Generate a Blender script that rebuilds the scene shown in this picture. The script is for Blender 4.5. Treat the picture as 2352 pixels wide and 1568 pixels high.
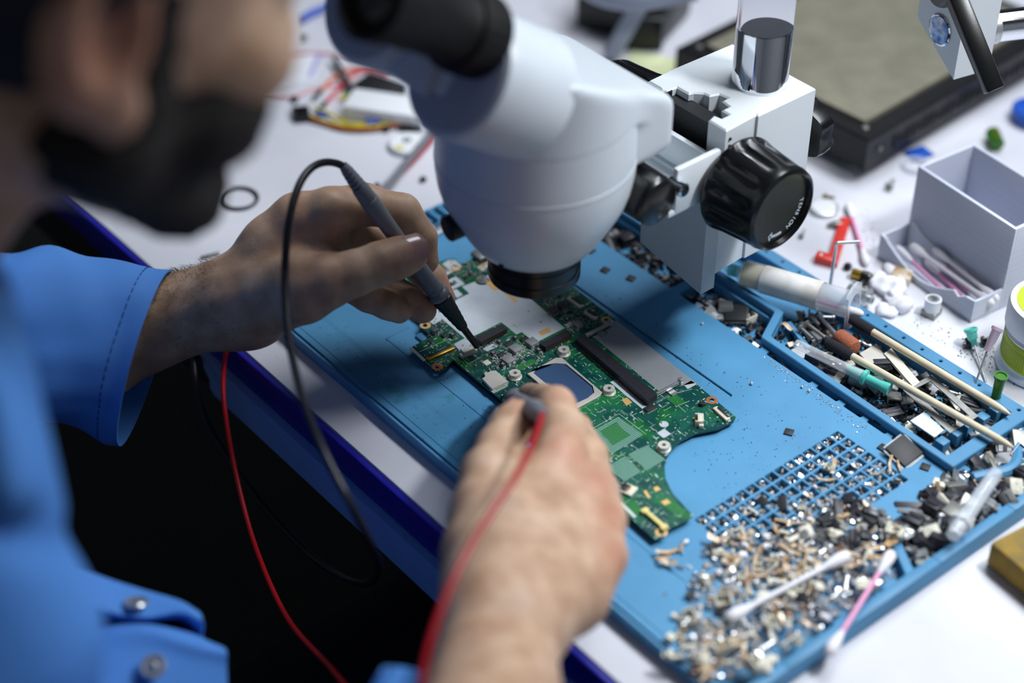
import bpy, bmesh, math, random
import numpy as np
from mathutils import Vector, Matrix, Euler

random.seed(7); np.random.seed(7)
for o in list(bpy.data.objects): bpy.data.objects.remove(o)
SC = bpy.context.scene
COL = SC.collection
S = 0.001            # everything below is written in millimetres
TZ = 0.75            # table top height above the floor (m)
# ---------------------------------------------------------------- camera
FPX, IW, IH = 4116.0, 2352.0, 1568.0
PIT, YAW, CH = math.radians(38.632), math.radians(140.54), 670.0
FW = np.array([math.cos(YAW)*math.cos(PIT), math.sin(YAW)*math.cos(PIT), -math.sin(PIT)])
RT = np.cross(FW, [0, 0, 1.]); RT /= np.linalg.norm(RT)
UP = np.cross(RT, FW)
CAM = -FW*(CH/-FW[2]); 
def at(px, py, h=0.0):
    """point (mm) where the sight line of photo pixel px,py meets the level h above the table"""
    d = FW + RT*(px-IW/2)/FPX + UP*(IH/2-py)/FPX
    return CAM + d*(CAM[2]-h)/(-d[2])
def J(px, py, depth):
    d = FW + RT*(px-IW/2)/FPX + UP*(IH/2-py)/FPX
    return CAM + d*depth
def W(p): return Vector((p[0]*S, p[1]*S, TZ+p[2]*S))
cam_d = bpy.data.cameras.new('camera'); cam = bpy.data.objects.new('camera', cam_d); COL.objects.link(cam)
R = Matrix((RT, UP, -FW)).transposed().to_4x4()
cam.matrix_world = Matrix.Translation(W(CAM)) @ R
cam_d.sensor_width = 36.0; cam_d.lens = FPX/IW*36.0
cam_d.clip_start = 0.02; cam_d.clip_end = 30
cam_d.dof.use_dof = True; cam_d.dof.focus_distance = 1.022; cam_d.dof.aperture_fstop = 2.6
SC.camera = cam
# ---------------------------------------------------------------- light
def lin(h):
    h = h.lstrip('#'); v = [int(h[i:i+2], 16)/255 for i in (0, 2, 4)]
    return tuple((c/12.92 if c <= .04045 else ((c+.055)/1.055)**2.4) for c in v)+(1.0,)
wd = bpy.data.worlds.new('world'); SC.world = wd; wd.use_nodes = True
bg = wd.node_tree.nodes['Background']; bg.inputs[0].default_value = (0.62, 0.76, 1.0, 1); bg.inputs[1].default_value = 0.15
def area(name, loc, target, size, sizey, power, col):
    l = bpy.data.lights.new(name, 'AREA'); l.shape = 'RECTANGLE'; l.size = size; l.size_y = sizey; l.energy = power; l.color = col
    o = bpy.data.objects.new(name, l); COL.objects.link(o); o.location = W(loc)
    o.rotation_euler = (W(target)-W(loc)).to_track_quat('-Z', 'Y').to_euler(); return o
bl = area('bench_lamp_light', (430, 310, 660), (80, 10, 0), 0.14, 0.07, 0.92, (0.93, 0.965, 1.0)); bl.data.spread = math.radians(84)
area('ceiling_panel_light', (100, 980, 1800), (60, 100, 0), 1.5, 0.8, 52, (0.88, 0.94, 1.0))
SC.view_settings.view_transform = 'Standard'; SC.view_settings.look = 'None'
SC.view_settings.exposure = 0.15; SC.view_settings.gamma = 1.0; SC.view_settings.use_curve_mapping = False
SC.cycles.use_denoising = True
SC.cycles.max_bounces = 8; SC.cycles.transparent_max_bounces = 12
# ---------------------------------------------------------------- materials
def mat(name, col, rough=0.5, metal=0.0, var=0.0, vscale=60, bump=0.0, bscale=400, spec=0.5, coat=0.0, trans=0.0, ior=1.45, sss=0.0, alpha=1.0, col2=None, aniso=None):
    m = bpy.data.materials.new(name); m.use_nodes = True
    nt = m.node_tree; b = nt.nodes['Principled BSDF']
    c = lin(col) if isinstance(col, str) else col
    b.inputs['Base Color'].default_value = c
    b.inputs['Roughness'].default_value = rough; b.inputs['Metallic'].default_value = metal
    b.inputs['Specular IOR Level'].default_value = spec; b.inputs['IOR'].default_value = ior
    b.inputs['Coat Weight'].default_value = coat; b.inputs['Transmission Weight'].default_value = trans
    b.inputs['Alpha'].default_value = alpha
    if sss: b.inputs['Subsurface Weight'].default_value = sss; b.inputs['Subsurface Radius'].default_value = (0.003, 0.0015, 0.0008); b.inputs['Subsurface Scale'].default_value = 1.0
    tc = nt.nodes.new('ShaderNodeTexCoord')
    if var or col2:
        n = nt.nodes.new('ShaderNodeTexNoise'); n.inputs['Scale'].default_value = vscale; n.inputs['Detail'].default_value = 6
        nt.links.new(tc.outputs['Object'], n.inputs['Vector'])
        r = nt.nodes.new('ShaderNodeValToRGB'); nt.links.new(n.outputs['Fac'], r.inputs['Fac'])
        c2 = lin(col2) if col2 else tuple(max(0, x*(1-var)) for x in c[:3])+(1,)
        r.color_ramp.elements[0].position = .35; r.color_ramp.elements[1].position = .65
        r.color_ramp.elements[0].color = c2; r.color_ramp.elements[1].color = c
        nt.links.new(r.outputs['Color'], b.inputs['Base Color'])
    if bump:
        n2 = nt.nodes.new('ShaderNodeTexNoise'); n2.inputs['Scale'].default_value = bscale; n2.inputs['Detail'].default_value = 4
        nt.links.new(tc.outputs['Object'], n2.inputs['Vector'])
        bp = nt.nodes.new('ShaderNodeBump'); bp.inputs['Strength'].default_value = bump; bp.inputs['Distance'].default_value = 0.0006
        nt.links.new(n2.outputs['Fac'], bp.inputs['Height']); nt.links.new(bp.outputs['Normal'], b.inputs['Normal'])
    return m
class N:                                  # tiny node helper for the richer materials
    def __init__(s, m): s.nt = m.node_tree; s.b = s.nt.nodes['Principled BSDF']
    def new(s, t, **k):
        n = s.nt.nodes.new(t)
        for a, v in k.items():
            if a in ('operation', 'blend_type', 'data_type', 'feature', 'wave_type', 'bands_direction', 'distance', 'attribute_name', 'noise_dimensions'): setattr(n, a, v)
            else: n.inputs[a.replace('_', ' ')].default_value = v
        return n
    def link(s, a, b): s.nt.links.new(a, b)
    def mix(s, fac, a, b, mode='MIX'):
        n = s.nt.nodes.new('ShaderNodeMix'); n.data_type = 'RGBA'; n.blend_type = mode
        for sock, v in ((n.inputs[0], fac), (n.inputs[6], a), (n.inputs[7], b)):
            if hasattr(v, 'is_linked'): s.link(v, sock)
            else: sock.default_value = v
        return n.outputs[2]
    def ramp(s, v, stops):
        n = s.nt.nodes.new('ShaderNodeValToRGB'); s.link(v, n.inputs[0])
        e = n.color_ramp.elements
        while len(e) < len(stops): e.new(0.5)
        for i, (p, c) in enumerate(stops): e[i].position = p; e[i].color = c if len(c) == 4 else tuple(c)+(1,)
        return n.outputs[0]
    def noise(s, vec, scale, detail=4): n = s.new('ShaderNodeTexNoise', Scale=scale, Detail=detail); s.link(vec, n.inputs['Vector']); return n.outputs['Fac']
    def obj(s): return s.nt.nodes.new('ShaderNodeTexCoord').outputs['Object']
BW = lambda v: (v, v, v, 1)
M = {}
M['desk'] = mat('desk_laminate', '#d5d5dd', 0.42)
n = N(M['desk']); oc = n.obj()
v = n.new('ShaderNodeTexVoronoi', Scale=150.0); n.link(oc, v.inputs['Vector'])
sp = n.ramp(v.outputs['Distance'], [(0.0, BW(1)), (0.035, BW(1)), (0.06, BW(0))])
gate = n.ramp(n.noise(oc, 14, 3), [(0.5, BW(0)), (0.64, BW(1))])
f = n.mix(1.0, sp, gate, 'MULTIPLY')
soft = n.ramp(n.noise(oc, 9, 6), [(0.35, lin('#c9c9d2')), (0.6, lin('#d9d9e1'))])
n.link(n.mix(f, soft, lin('#55545c')), n.b.inputs['Base Color'])
M['navy'] = mat('navy_edge_band', '#1c1c96', 0.38, var=.25, vscale=20)
M['fascia'] = mat('blue_fascia', '#86aeee', 0.45, var=.15, vscale=15)
M['silicone'] = mat('blue_silicone', '#4d8ab2', 0.50, spec=.4)
n = N(M['silicone']); oc = n.obj()
base = n.ramp(n.noise(oc, 11, 5), [(0.33, lin('#4581a9')), (0.62, lin('#5394be'))])
stain = n.ramp(n.noise(oc, 38, 5), [(0.66, BW(0)), (0.74, BW(1))])
sx = n.new('ShaderNodeSeparateXYZ'); n.link(oc, sx.inputs[0])
ymask = n.ramp(sx.outputs[1], [(0.0, BW(1)), (0.01, BW(0))])      # old flux stains on the person's side only (local y < 0)
n.link(n.mix(n.mix(.6, BW(0), n.mix(1.0, stain, ymask, 'MULTIPLY')), base, lin('#1f7d74')), n.b.inputs['Base Color'])
dust = n.new('ShaderNodeTexVoronoi', Scale=210.0); n.link(oc, dust.inputs['Vector'])
M['silicone_plain'] = mat('blue_silicone_wall', '#4a88b1', 0.48, var=.12, vscale=30, bump=.05)
M['white_plastic'] = mat('white_enamel', '#c2c9d0', 0.36, var=.03, vscale=40)
M['white_block'] = mat('white_powder_coat', '#d2d8dd', 0.42, bump=.06, bscale=1500)
M['grey_and_tube_shade'] = mat('grey_enamel_and_tube_shade', '#9aa2b2', 0.45, bump=.05, bscale=1200)  # own grey of the lamp arm, painted shade on the tube faces
M['slab_grey'] = mat('light_grey_enamel', '#bcc4cc', 0.4)
M['black_plastic'] = mat('black_plastic', '#0d0d0f', 0.32, bump=.03, bscale=900)
M['black_gloss'] = mat('black_gloss_knob', '#0b0b0d', 0.27, coat=.15)
M['black_rubber'] = mat('black_rubber', '#060608', 0.6, bump=.1, bscale=700, spec=.3)
M['black_matte'] = mat('black_matte', '#121318', 0.6)
M['glass_dark'] = mat('lens_glass', '#04060a', 0.05, coat=1.0)
M['chrome'] = mat('chrome', '#e4e6ea', 0.06, 1.0)
M['steel'] = mat('steel', '#c4c6c8', 0.3, .75, var=.15, vscale=300)
M['steel_dull'] = mat('dull_steel', '#9b9a96', 0.42, .7, var=.25, vscale=200)
M['tin'] = mat('tin_solder', '#e6e7e9', 0.24, .55, var=.2, vscale=900)
M['silver_can'] = mat('shield_can_steel', '#e2ddd4', 0.35, .45, var=.06, vscale=400)
M['brass'] = mat('brass', '#c29a3c', 0.3, 1.0, var=.3, vscale=500)
M['gold'] = mat('gold_contact', '#d9a944', 0.3, .8)
M['copper_pad'] = mat('gold_plated_pad', '#e2b473', 0.42, .35)
M['copper_ring'] = mat('copper_ring', '#c27a4a', 0.4, .5)
M['chip'] = mat('chip_epoxy', '#26272b', 0.55, var=.35, vscale=1500, bump=.05, bscale=3000)
M['chip2'] = mat('dark_grey_epoxy', '#33353a', 0.5, var=.3, vscale=900)
M['inductor'] = mat('grey_ferrite', '#4a4b52', 0.55, var=.12, vscale=2500)
M['inductor_pale'] = mat('pale_ferrite', '#85888a', 0.5, .15, var=.15, vscale=2500)
M['connector'] = mat('black_nylon', '#2b2a33', 0.42, var=.3, vscale=500)
M['cream'] = mat('cream_nylon', '#dcd8c8', 0.5, var=.12, vscale=700)
M['yellow_nylon'] = mat('yellow_nylon', '#e4d58a', 0.5, var=.15, vscale=500)
M['pcb_white'] = mat('tinned_ground_pad', '#d3dae2', 0.33, .25)
n = N(M['pcb_white']); oc = n.obj(); v = n.new('ShaderNodeTexVoronoi', Scale=620.0); n.link(oc, v.inputs['Vector'])
dots = n.ramp(v.outputs['Distance'], [(0.0, BW(1)), (0.09, BW(1)), (0.14, BW(0))])
g2 = n.ramp(n.noise(oc, 160, 2), [(0.5, BW(0)), (0.58, BW(1))])
n.link(n.mix(n.mix(1.0, dots, g2, 'MULTIPLY'), n.ramp(n.noise(oc, 60, 4), [(.35, lin('#c9d1da')), (.65, lin('#d9e0e8'))]), lin('#6b7580')), n.b.inputs['Base Color'])
M['pcb_silver'] = mat('silver_ground_pad', '#b2b6bb', 0.42, .5, var=.06, vscale=300)
M['silk'] = mat('white_silkscreen', '#c8d6d2', 0.55)
M['pcb'] = mat('green_solder_mask', '#0c5a38', 0.30, coat=.25)
n = N(M['pcb']); oc = n.obj()
big = n.ramp(n.noise(oc, 55, 3), [(0.44, lin('#07413d')), (0.53, lin('#094a3a')), (0.62, lin('#16662f'))])
wv = n.new('ShaderNodeTexWave', Scale=430.0, Distortion=6.0, Detail=1.0); wv.inputs['Detail Scale'].default_value = 0.7; n.link(oc, wv.inputs['Vector'])
tr = n.ramp(wv.outputs['Fac'], [(0.80, BW(0)), (0.88, BW(1))])
gt = n.ramp(n.noise(oc, 90, 2), [(0.47, BW(0)), (0.53, BW(1))])
c1 = n.mix(n.mix(1.0, tr, gt, 'MULTIPLY'), big, lin('#2a7a5c'))
vo = n.new('ShaderNodeTexVoronoi', Scale=520.0); n.link(oc, vo.inputs['Vector'])
vd = n.ramp(vo.outputs['Distance'], [(0.0, BW(1)), (0.12, BW(1)), (0.18, BW(0))])
g3 = n.ramp(n.noise(oc, 120, 3), [(0.46, BW(0)), (0.54, BW(1))])
n.link(n.mix(n.mix(1.0, vd, g3, 'MULTIPLY'), c1, lin('#9cc7b4')), n.b.inputs['Base Color'])
M['pcb_edge'] = mat('green_laminate_edge', '#0f6a33', 0.5)
M['pcb_light'] = mat('light_green_mask', '#1f7436', 0.4, var=.2, vscale=300)
def dotmat(name, base, dot, pitch, rad):
    m = mat(name, base, 0.45); n = N(m); oc = n.obj()
    sc = n.new('ShaderNodeVectorMath', operation='SCALE'); n.link(oc, sc.inputs[0]); sc.inputs[3].default_value = 1000/pitch
    fr = n.new('ShaderNodeVectorMath', operation='FRACTION'); n.link(sc.outputs[0], fr.inputs[0])
    sb = n.new('ShaderNodeVectorMath', operation='SUBTRACT'); n.link(fr.outputs[0], sb.inputs[0]); sb.inputs[1].default_value = (.5, .5, 0)
    ml = n.new('ShaderNodeVectorMath', operation='MULTIPLY'); n.link(sb.outputs[0], ml.inputs[0]); ml.inputs[1].default_value = (1, 1, 0)
    ln = n.new('ShaderNodeVectorMath', operation='LENGTH'); n.link(ml.outputs[0], ln.inputs[0])
    r = n.ramp(ln.outputs['Value'], [(rad-.05, BW(1)), (rad+.05, BW(0))])
    n.link(n.mix(r, lin(base), lin(dot)), n.b.inputs['Base Color']); return m
M['bga'] = dotmat('ball_grid_pads', '#17523d', '#93c2b4', 1.2, .33)
M['bga_core'] = dotmat('ball_grid_core', '#1d6430', '#5f9c6e', 1.4, .22)
M['die'] = mat('processor_die_glass', '#4c6a94', 0.2, .4, coat=.6)
M['contact_brown'] = mat('brown_contacts', '#5a4336', 0.4, .4)
M['cap_body'] = mat('capacitor_ceramic', '#8e7a62', 0.5, var=.4, vscale=800)
# skin
M['skin'] = mat('skin', '#b98e74', 0.48, bump=.25, bscale=900, sss=.18, spec=.35)
n = N(M['skin']); oc = n.obj()
a = n.nt.nodes.new('ShaderNodeAttribute'); a.attribute_name = 'flush'
mott = n.ramp(n.noise(oc, 70, 6), [(0.32, lin('#a58269')), (0.52, lin('#b8977e')), (0.7, lin('#c6a890'))])
n.link(n.mix(a.outputs['Fac'], mott, lin('#b9725e')), n.b.inputs['Base Color'])
M['nail'] = mat('fingernail', '#b58a85', 0.25, coat=.3)
M['hair'] = mat('black_hair', '#0b0908', 0.6, bump=.6, bscale=500)
M['beard'] = mat('dark_beard', '#17110d', 0.75, bump=.8, bscale=900, var=.3, vscale=400)
M['jacket'] = mat('blue_workwear_cotton', '#5088d2', 0.72, var=.10, vscale=25, bump=.25, bscale=1800, spec=.25)
M['jacket_in'] = mat('blue_workwear_lining', '#2450a8', 0.8, spec=.2)
M['thread'] = mat('navy_thread', '#173a80', 0.7)
M['trousers'] = mat('black_trouser_cloth', '#0c0d12', 0.85, bump=.4, bscale=1500)
M['chair'] = mat('black_chair_plastic', '#0c0d0c', 0.5)
M['chair_cloth'] = mat('black_chair_fabric', '#0e0f10', 0.85, bump=.3, bscale=1200)
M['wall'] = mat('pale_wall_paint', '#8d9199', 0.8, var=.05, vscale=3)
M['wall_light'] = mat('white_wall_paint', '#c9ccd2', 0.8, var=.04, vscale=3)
M['floor'] = mat('dark_floor_vinyl', '#1e1f1b', 0.6, var=.3, vscale=6)
M['hotplate'] = mat('black_hotplate_steel', '#19191d', 0.38, .2, var=.3, vscale=90, bump=.1, bscale=300)
M['olive'] = mat('olive_heating_plate', '#858170', 0.5, .1, var=.22, vscale=40)
M['print_pla'] = mat('lavender_white_print', '#c3c9de', 0.42)
n = N(M['print_pla']); oc = n.obj()
sx = n.new('ShaderNodeSeparateXYZ'); n.link(oc, sx.inputs[0])
mm_ = n.new('ShaderNodeMath', operation='MULTIPLY'); n.link(sx.outputs[2], mm_.inputs[0]); mm_.inputs[1].default_value = 2*math.pi/0.0009
si = n.new('ShaderNodeMath', operation='SINE'); n.link(mm_.outputs[0], si.inputs[0])
zz = n.new('ShaderNodeCombineXYZ'); n.link(sx.outputs[2], zz.inputs[2]); zn = n.noise(zz.outputs[0], 900, 2)
ad = n.new('ShaderNodeMath', operation='ADD'); n.link(si.outputs[0], ad.inputs[0]); n.link(zn, ad.inputs[1])
bp = n.new('ShaderNodeBump', Strength=0.8, Distance=0.0003); n.link(ad.outputs[0], bp.inputs['Height']); n.link(bp.outputs['Normal'], n.b.inputs['Normal'])
n.link(n.ramp(zn, [(.3, lin('#ccd2e6')), (.7, lin('#e2e6f4'))]), n.b.inputs['Base Color'])
M['cotton'] = mat('cotton', '#eceaf0', 0.9, bump=.5, bscale=1500, sss=.1)
M['pink_stick'] = mat('pink_plastic_stick', '#e49ec4', 0.4)
M['white_stick'] = mat('white_paper_stick', '#e4e4ea', 0.5)
M['lime'] = mat('lime_label', '#b7c91e', 0.45, var=.06, vscale=200)
M['jar_white'] = mat('white_jar_plastic', '#e6e8ec', 0.4)
M['clear'] = mat('clear_plastic', '#e6ecf4', 0.12, alpha=.42, coat=.5)
M['frost'] = mat('frosted_plastic', '#e9edf3', 0.2, alpha=.34, coat=.4)
M['flux'] = mat('amber_flux_gel', '#e3cd58', 0.3)
M['paper_label'] = mat('worn_paper_label', '#ebe9e6', 0.6, col2='#d2cdc2', vscale=90)
M['teal'] = mat('teal_hub_plastic', '#5ccdc0', 0.3, alpha=.82)
M['green_hub'] = mat('green_hub_plastic', '#3c7d1c', 0.3, trans=.2)
M['pink_hub'] = mat('pale_pink_hub', '#d9c3d6', 0.3, trans=.3, alpha=.85)
M['wood'] = mat('pale_wood_stick', '#d9cdb2', 0.6, var=.12, vscale=160)
M['foam_black'] = mat('charcoal_foam', '#23242c', 0.95, bump=1.0, bscale=1800)
M['abrasive'] = mat('orange_abrasive', '#b0664a', 0.9, bump=1.0, bscale=1800, var=.2, vscale=900)
M['red_plastic'] = mat('red_plastic', '#d2372e', 0.35)
M['sponge'] = mat('yellow_brown_sponge', '#a8863c', 0.95, col2='#7d7048', vscale=60, bump=1.0, bscale=500)
M['probe_grey'] = mat('grey_soft_plastic', '#74767d', 0.42)
M['probe_black'] = mat('black_soft_plastic', '#17171a', 0.4, bump=.1, bscale=1500)
M['wire_black'] = mat('black_cable', '#1b1b22', 0.33)
M['wire_red'] = mat('red_cable', '#a3141c', 0.32)
def wmat(k, c): M[k] = mat(k, c, 0.4)
for k, c in (('wire_yellow', '#d8c51c'), ('wire_orange', '#d9651f'), ('wire_blue', '#1f4fb8'), ('wire_green', '#1f8a4a'), ('wire_scarlet', '#cf2736'), ('wire_pinkred', '#d98a92'), ('wire_brown', '#8a4a22'), ('wire_grey', '#6c7078')): wmat(k, c)
M['rust'] = mat('amber_flex_film', '#ad622a', 0.4, .2, col2='#e2d6bb', vscale=170)
M['flex'] = mat('pale_flex_strip', '#e9e4d6', 0.4, col2='#b0854a', vscale=140)
M['rubber_ring'] = mat('rubber_ring', '#0f1a1e', 0.4)
M['blue_plastic'] = mat('cobalt_plastic', '#1d54b8', 0.35)
M['lime_note'] = mat('pale_lime_paper', '#d6dcae', 0.7)
M['paper'] = mat('white_paper', '#d8dae2', 0.7)
M['violet'] = mat('violet_print', '#9d9cd0', 0.7)
M['salmon'] = mat('salmon_film', '#dba79a', 0.5)
M['text_white'] = mat('white_marking', '#c9d3dc', 0.5)
M['text_grey'] = mat('grey_marking', '#34343a', 0.5)
M['badge'] = mat('badge_enamel', '#b9c2cf', 0.2, .6, col2='#3a6ea5', vscale=220)
# ---------------------------------------------------------------- mesh helpers (all in mm)
BASE = {}
def frame(ax, up=(0, 0, 1)):
    z = np.array(ax, float); z /= np.linalg.norm(z); u = np.array(up, float)
    if abs(z @ u) > .98: u = np.array((1., 0, 0))
    x = np.cross(u, z); x /= np.linalg.norm(x); y = np.cross(z, x)
    return np.stack((x, y, z), 1)          # columns
def rotz(a): c, s = math.cos(a), math.sin(a); return np.array(((c, -s, 0), (s, c, 0), (0, 0, 1.)))
def eul(x, y, z): return np.array(Euler((x, y, z)).to_matrix())
class MB:
    def __init__(s): s.v = []; s.f = []
    def add(s, v, f):
        n = len(s.v); s.v.extend([tuple(map(float, p)) for p in v]); s.f.extend([tuple(i+n for i in q) for q in f]); return s
    def box(s, c, sz, rot=None, bev=0.0, taper=1.0):
        hx, hy, hz = sz[0]/2, sz[1]/2, sz[2]/2
        if bev <= 0:
            v = np.array([(a*hx*(taper if k > 0 else 1), b*hy*(taper if k > 0 else 1), k*hz) for k in (-1, 1) for b in (-1, 1) for a in (-1, 1)])
            f = [(0, 2, 3, 1), (4, 5, 7, 6), (0, 1, 5, 4), (2, 6, 7, 3), (0, 4, 6, 2), (1, 3, 7, 5)]
        else:
            bm = bmesh.new(); bmesh.ops.create_cube(bm, size=1)
            for q in bm.verts: q.co = Vector((q.co.x*sz[0], q.co.y*sz[1], q.co.z*sz[2]))
            bmesh.ops.bevel(bm, geom=bm.edges[:], offset=bev, segments=2, profile=.5, affect='EDGES')
            bm.verts.index_update(); v = np.array([tuple(q.co) for q in bm.verts]); f = [tuple(q.index for q in k.verts) for k in bm.faces]; bm.free()
        if rot is not None: v = v @ np.asarray(rot).T
        return s.add(v+np.array(c), f)
    def prism(s, poly, z0, z1, top_in=0.0):
        p = [np.array(q[:2]) for q in poly]; n = len(p)
        a = sum(p[i][0]*p[(i+1) % n][1]-p[(i+1) % n][0]*p[i][1] for i in range(n))
        if a < 0: p = p[::-1]
        c = sum(p)/n
        top = [q+(c-q)/max(1e-6, np.linalg.norm(c-q))*top_in for q in p]
        v = [(*q, z0) for q in p]+[(*q, z1) for q in top]
        return s.add(v, [tuple(range(n))[::-1], tuple(range(n, 2*n))]+[(i, (i+1) % n, n+(i+1) % n, n+i) for i in range(n)])
    def lathe(s, prof, o=(0, 0, 0), ax=(0, 0, 1), n=40, up=(0, 0, 1), ribs=None, caps=True):
        F = frame(ax, up); v = []; f = []; m = len(prof)
        for j, (r, z) in enumerate(prof):
            for i in range(n):
                t = 2*math.pi*i/n; rr = r*(ribs(i, j) if ribs else 1)
                v.append(np.array(o)+F @ np.array((rr*math.cos(t), rr*math.sin(t), z)))
        for j in range(m-1):
            for i in range(n): k = (i+1) % n; f.append((j*n+i, j*n+k, (j+1)*n+k, (j+1)*n+i))
        if caps:
            f.append(tuple(range(n))[::-1]); f.append(tuple((m-1)*n+i for i in range(n)))
        return s.add(v, f)
    def cyl(s, a, b, r0, r1=None, n=24, bev=0.0):
        a, b = np.array(a, float), np.array(b, float); L = np.linalg.norm(b-a); r1 = r0 if r1 is None else r1
        pr = [(r0, 0), (r1, L)] if not bev else [(r0-bev, 0), (r0, bev), (r1, L-bev), (r1-bev, L)]
        return s.lathe(pr, a, b-a, n)
    def ring(s, c, ro, ri, h, ax=(0, 0, 1), n=28):
        F = frame(ax); v = []; f = []
        for (r, z) in ((ri, 0), (ro, 0), (ro, h), (ri, h)):
            for i in range(n): t = 2*math.pi*i/n; v.append(np.array(c)+F @ np.array((r*math.cos(t), r*math.sin(t), z)))
        for j in range(4):
            for i in range(n): k = (i+1) % n; J2 = (j+1) % 4; f.append((j*n+i, j*n+k, J2*n+k, J2*n+i))
        return s.add(v, f)
    def sphere(s, c, r, n=12, sc=(1, 1, 1), rot=None):
        v = []; f = []; m = n//2
        for j in range(1, m):
            for i in range(n): p = math.pi*j/m; t = 2*math.pi*i/n; v.append((math.sin(p)*math.cos(t), math.sin(p)*math.sin(t), math.cos(p)))
        v += [(0, 0, 1), (0, 0, -1)]; T, B = len(v)-2, len(v)-1
        for j in range(m-2):
            for i in range(n): k = (i+1) % n; f.append((j*n+i, (j+1)*n+i, (j+1)*n+k, j*n+k))
        for i in range(n): k = (i+1) % n; f.append((T, i, k)); f.append((B, (m-2)*n+k, (m-2)*n+i))
        v = np.array(v)*np.array(sc)*r
        if rot is not None: v = v @ np.asarray(rot).T
        return s.add(v+np.array(c), f)
    def tube(s, pts, r, n=10, caps=True, closed=False, sc=(1, 1)):
        P = [np.array(p, float) for p in pts]; m = len(P); R_ = r if hasattr(r, '__len__') else [r]*m
        v = []; f = []; prev = None
        for i in range(m):
            d = P[(i+1) % m]-P[i-1] if closed else P[min(i+1, m-1)]-P[max(i-1, 0)]
            d /= max(1e-9, np.linalg.norm(d))
            if prev is None:
                u = np.array((0, 0, 1.)) if abs(d[2]) < .9 else np.array((1., 0, 0)); x = np.cross(u, d)
            else: x = prev-d*(prev @ d)
            x /= max(1e-9, np.linalg.norm(x)); y = np.cross(d, x); prev = x
            for k in range(n): t = 2*math.pi*k/n; v.append(P[i]+R_[i]*(x*math.cos(t)*sc[0]+y*math.sin(t)*sc[1]))
        for i in range(m if closed else m-1):
            for k in range(n): q = (k+1) % n; i2 = (i+1) % m; f.append((i*n+k, i*n+q, i2*n+q, i2*n+k))
        if caps and not closed: f.append(tuple(range(n))[::-1]); f.append(tuple((m-1)*n+k for k in range(n)))
        return s.add(v, f)
    def sheet(s, grid, th):
        """grid[i][j] of points -> thick sheet"""
        G = np.array(grid, float); a, b = G.shape[:2]
        du = np.gradient(G, axis=0); dv = np.gradient(G, axis=1); nn = np.cross(du, dv); nn /= np.maximum(1e-9, np.linalg.norm(nn, axis=2, keepdims=True))
        A = (G+nn*th/2).reshape(-1, 3); B = (G-nn*th/2).reshape(-1, 3); o = a*b; f = []
        for i in range(a-1):
            for j in range(b-1):
                q = (i*b+j, (i+1)*b+j, (i+1)*b+j+1, i*b+j+1); f.append(q); f.append(tuple(o+k for k in q[::-1]))
        per = [(i, 0) for i in range(a)]+[(a-1, j) for j in range(1, b)]+[(i, b-1) for i in range(a-2, -1, -1)]+[(0, j) for j in range(b-2, 0, -1)]
        for k in range(len(per)):
            p, q = per[k], per[(k+1) % len(per)]; p = p[0]*b+p[1]; q = q[0]*b+q[1]; f.append((q, p, o+p, o+q))
        return s.add(np.vstack((A, B)), f)
    def mesh(s, name, origin=(0, 0, 0)):
        me = bpy.data.meshes.new(name)
        v = (np.array(s.v)-np.array(origin))*S
        me.from_pydata(v.tolist(), [], s.f); me.update(); return me
    def build(s, name, m, parent=None, base=None, smooth=40, label=None, kind=None):
        b = np.array(base if base is not None else (BASE.get(parent.name, (0, 0, 0)) if parent else (0, 0, 0)), float)
        me = s.mesh(name, b); me.materials.append(M[m] if isinstance(m, str) else m)
        return link_mesh(name, me, parent, b, smooth, label, kind)
def link_mesh(name, me, parent=None, b=(0, 0, 0), smooth=40, label=None, kind=None):
    if smooth:
        me.polygons.foreach_set('use_smooth', [True]*len(me.polygons)); me.set_sharp_from_angle(angle=math.radians(smooth))
    o = bpy.data.objects.new(name, me); COL.objects.link(o)
    if parent: o.parent = parent; BASE[o.name] = tuple(b)
    else: o.location = W(b); BASE[o.name] = tuple(b)
    if label: o['label'] = label
    if kind: o['kind'] = kind
    return o
def tag(o, label, cat, group=None):
    o['label'] = label; o['category'] = cat
    if group: o['group'] = group
    return o
def thing(name, label, cat, base=(0, 0, 0), rz=0.0, group=None):
    o = bpy.data.objects.new(name, None); COL.objects.link(o); o.empty_display_size = .01
    o.location = W(base); o.rotation_euler = (0, 0, rz); BASE[o.name] = tuple(base) if rz == 0 else (0, 0, 0)
    return tag(o, label, cat, group)
def copy_tree(o, parent=None):
    c = o.copy(); COL.objects.link(c)
    if parent: c.parent = parent
    for ch in list(o.children): copy_tree(ch, c)
    return c
def place(o, p, rot=(0, 0, 0)):
    o.location = W(p); o.rotation_euler = rot; return o
def crv(pts, n=12, closed=False):
    """Catmull-Rom through the points"""
    P = [np.array(p, float) for p in pts]; out = []; m = len(P)
    for i in range(m if closed else m-1):
        p0 = P[i-1] if (closed or i > 0) else 2*P[0]-P[1]; p1 = P[i]; p2 = P[(i+1) % m]
        p3 = P[(i+2) % m] if (closed or i+2 < m) else 2*P[-1]-P[-2]
        for k in range(n):
            t = k/n; out.append(.5*((2*p1)+(-p0+p2)*t+(2*p0-5*p1+4*p2-p3)*t*t+(-p0+3*p1-3*p2+p3)*t**3))
    if not closed: out.append(P[-1])
    return out
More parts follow.
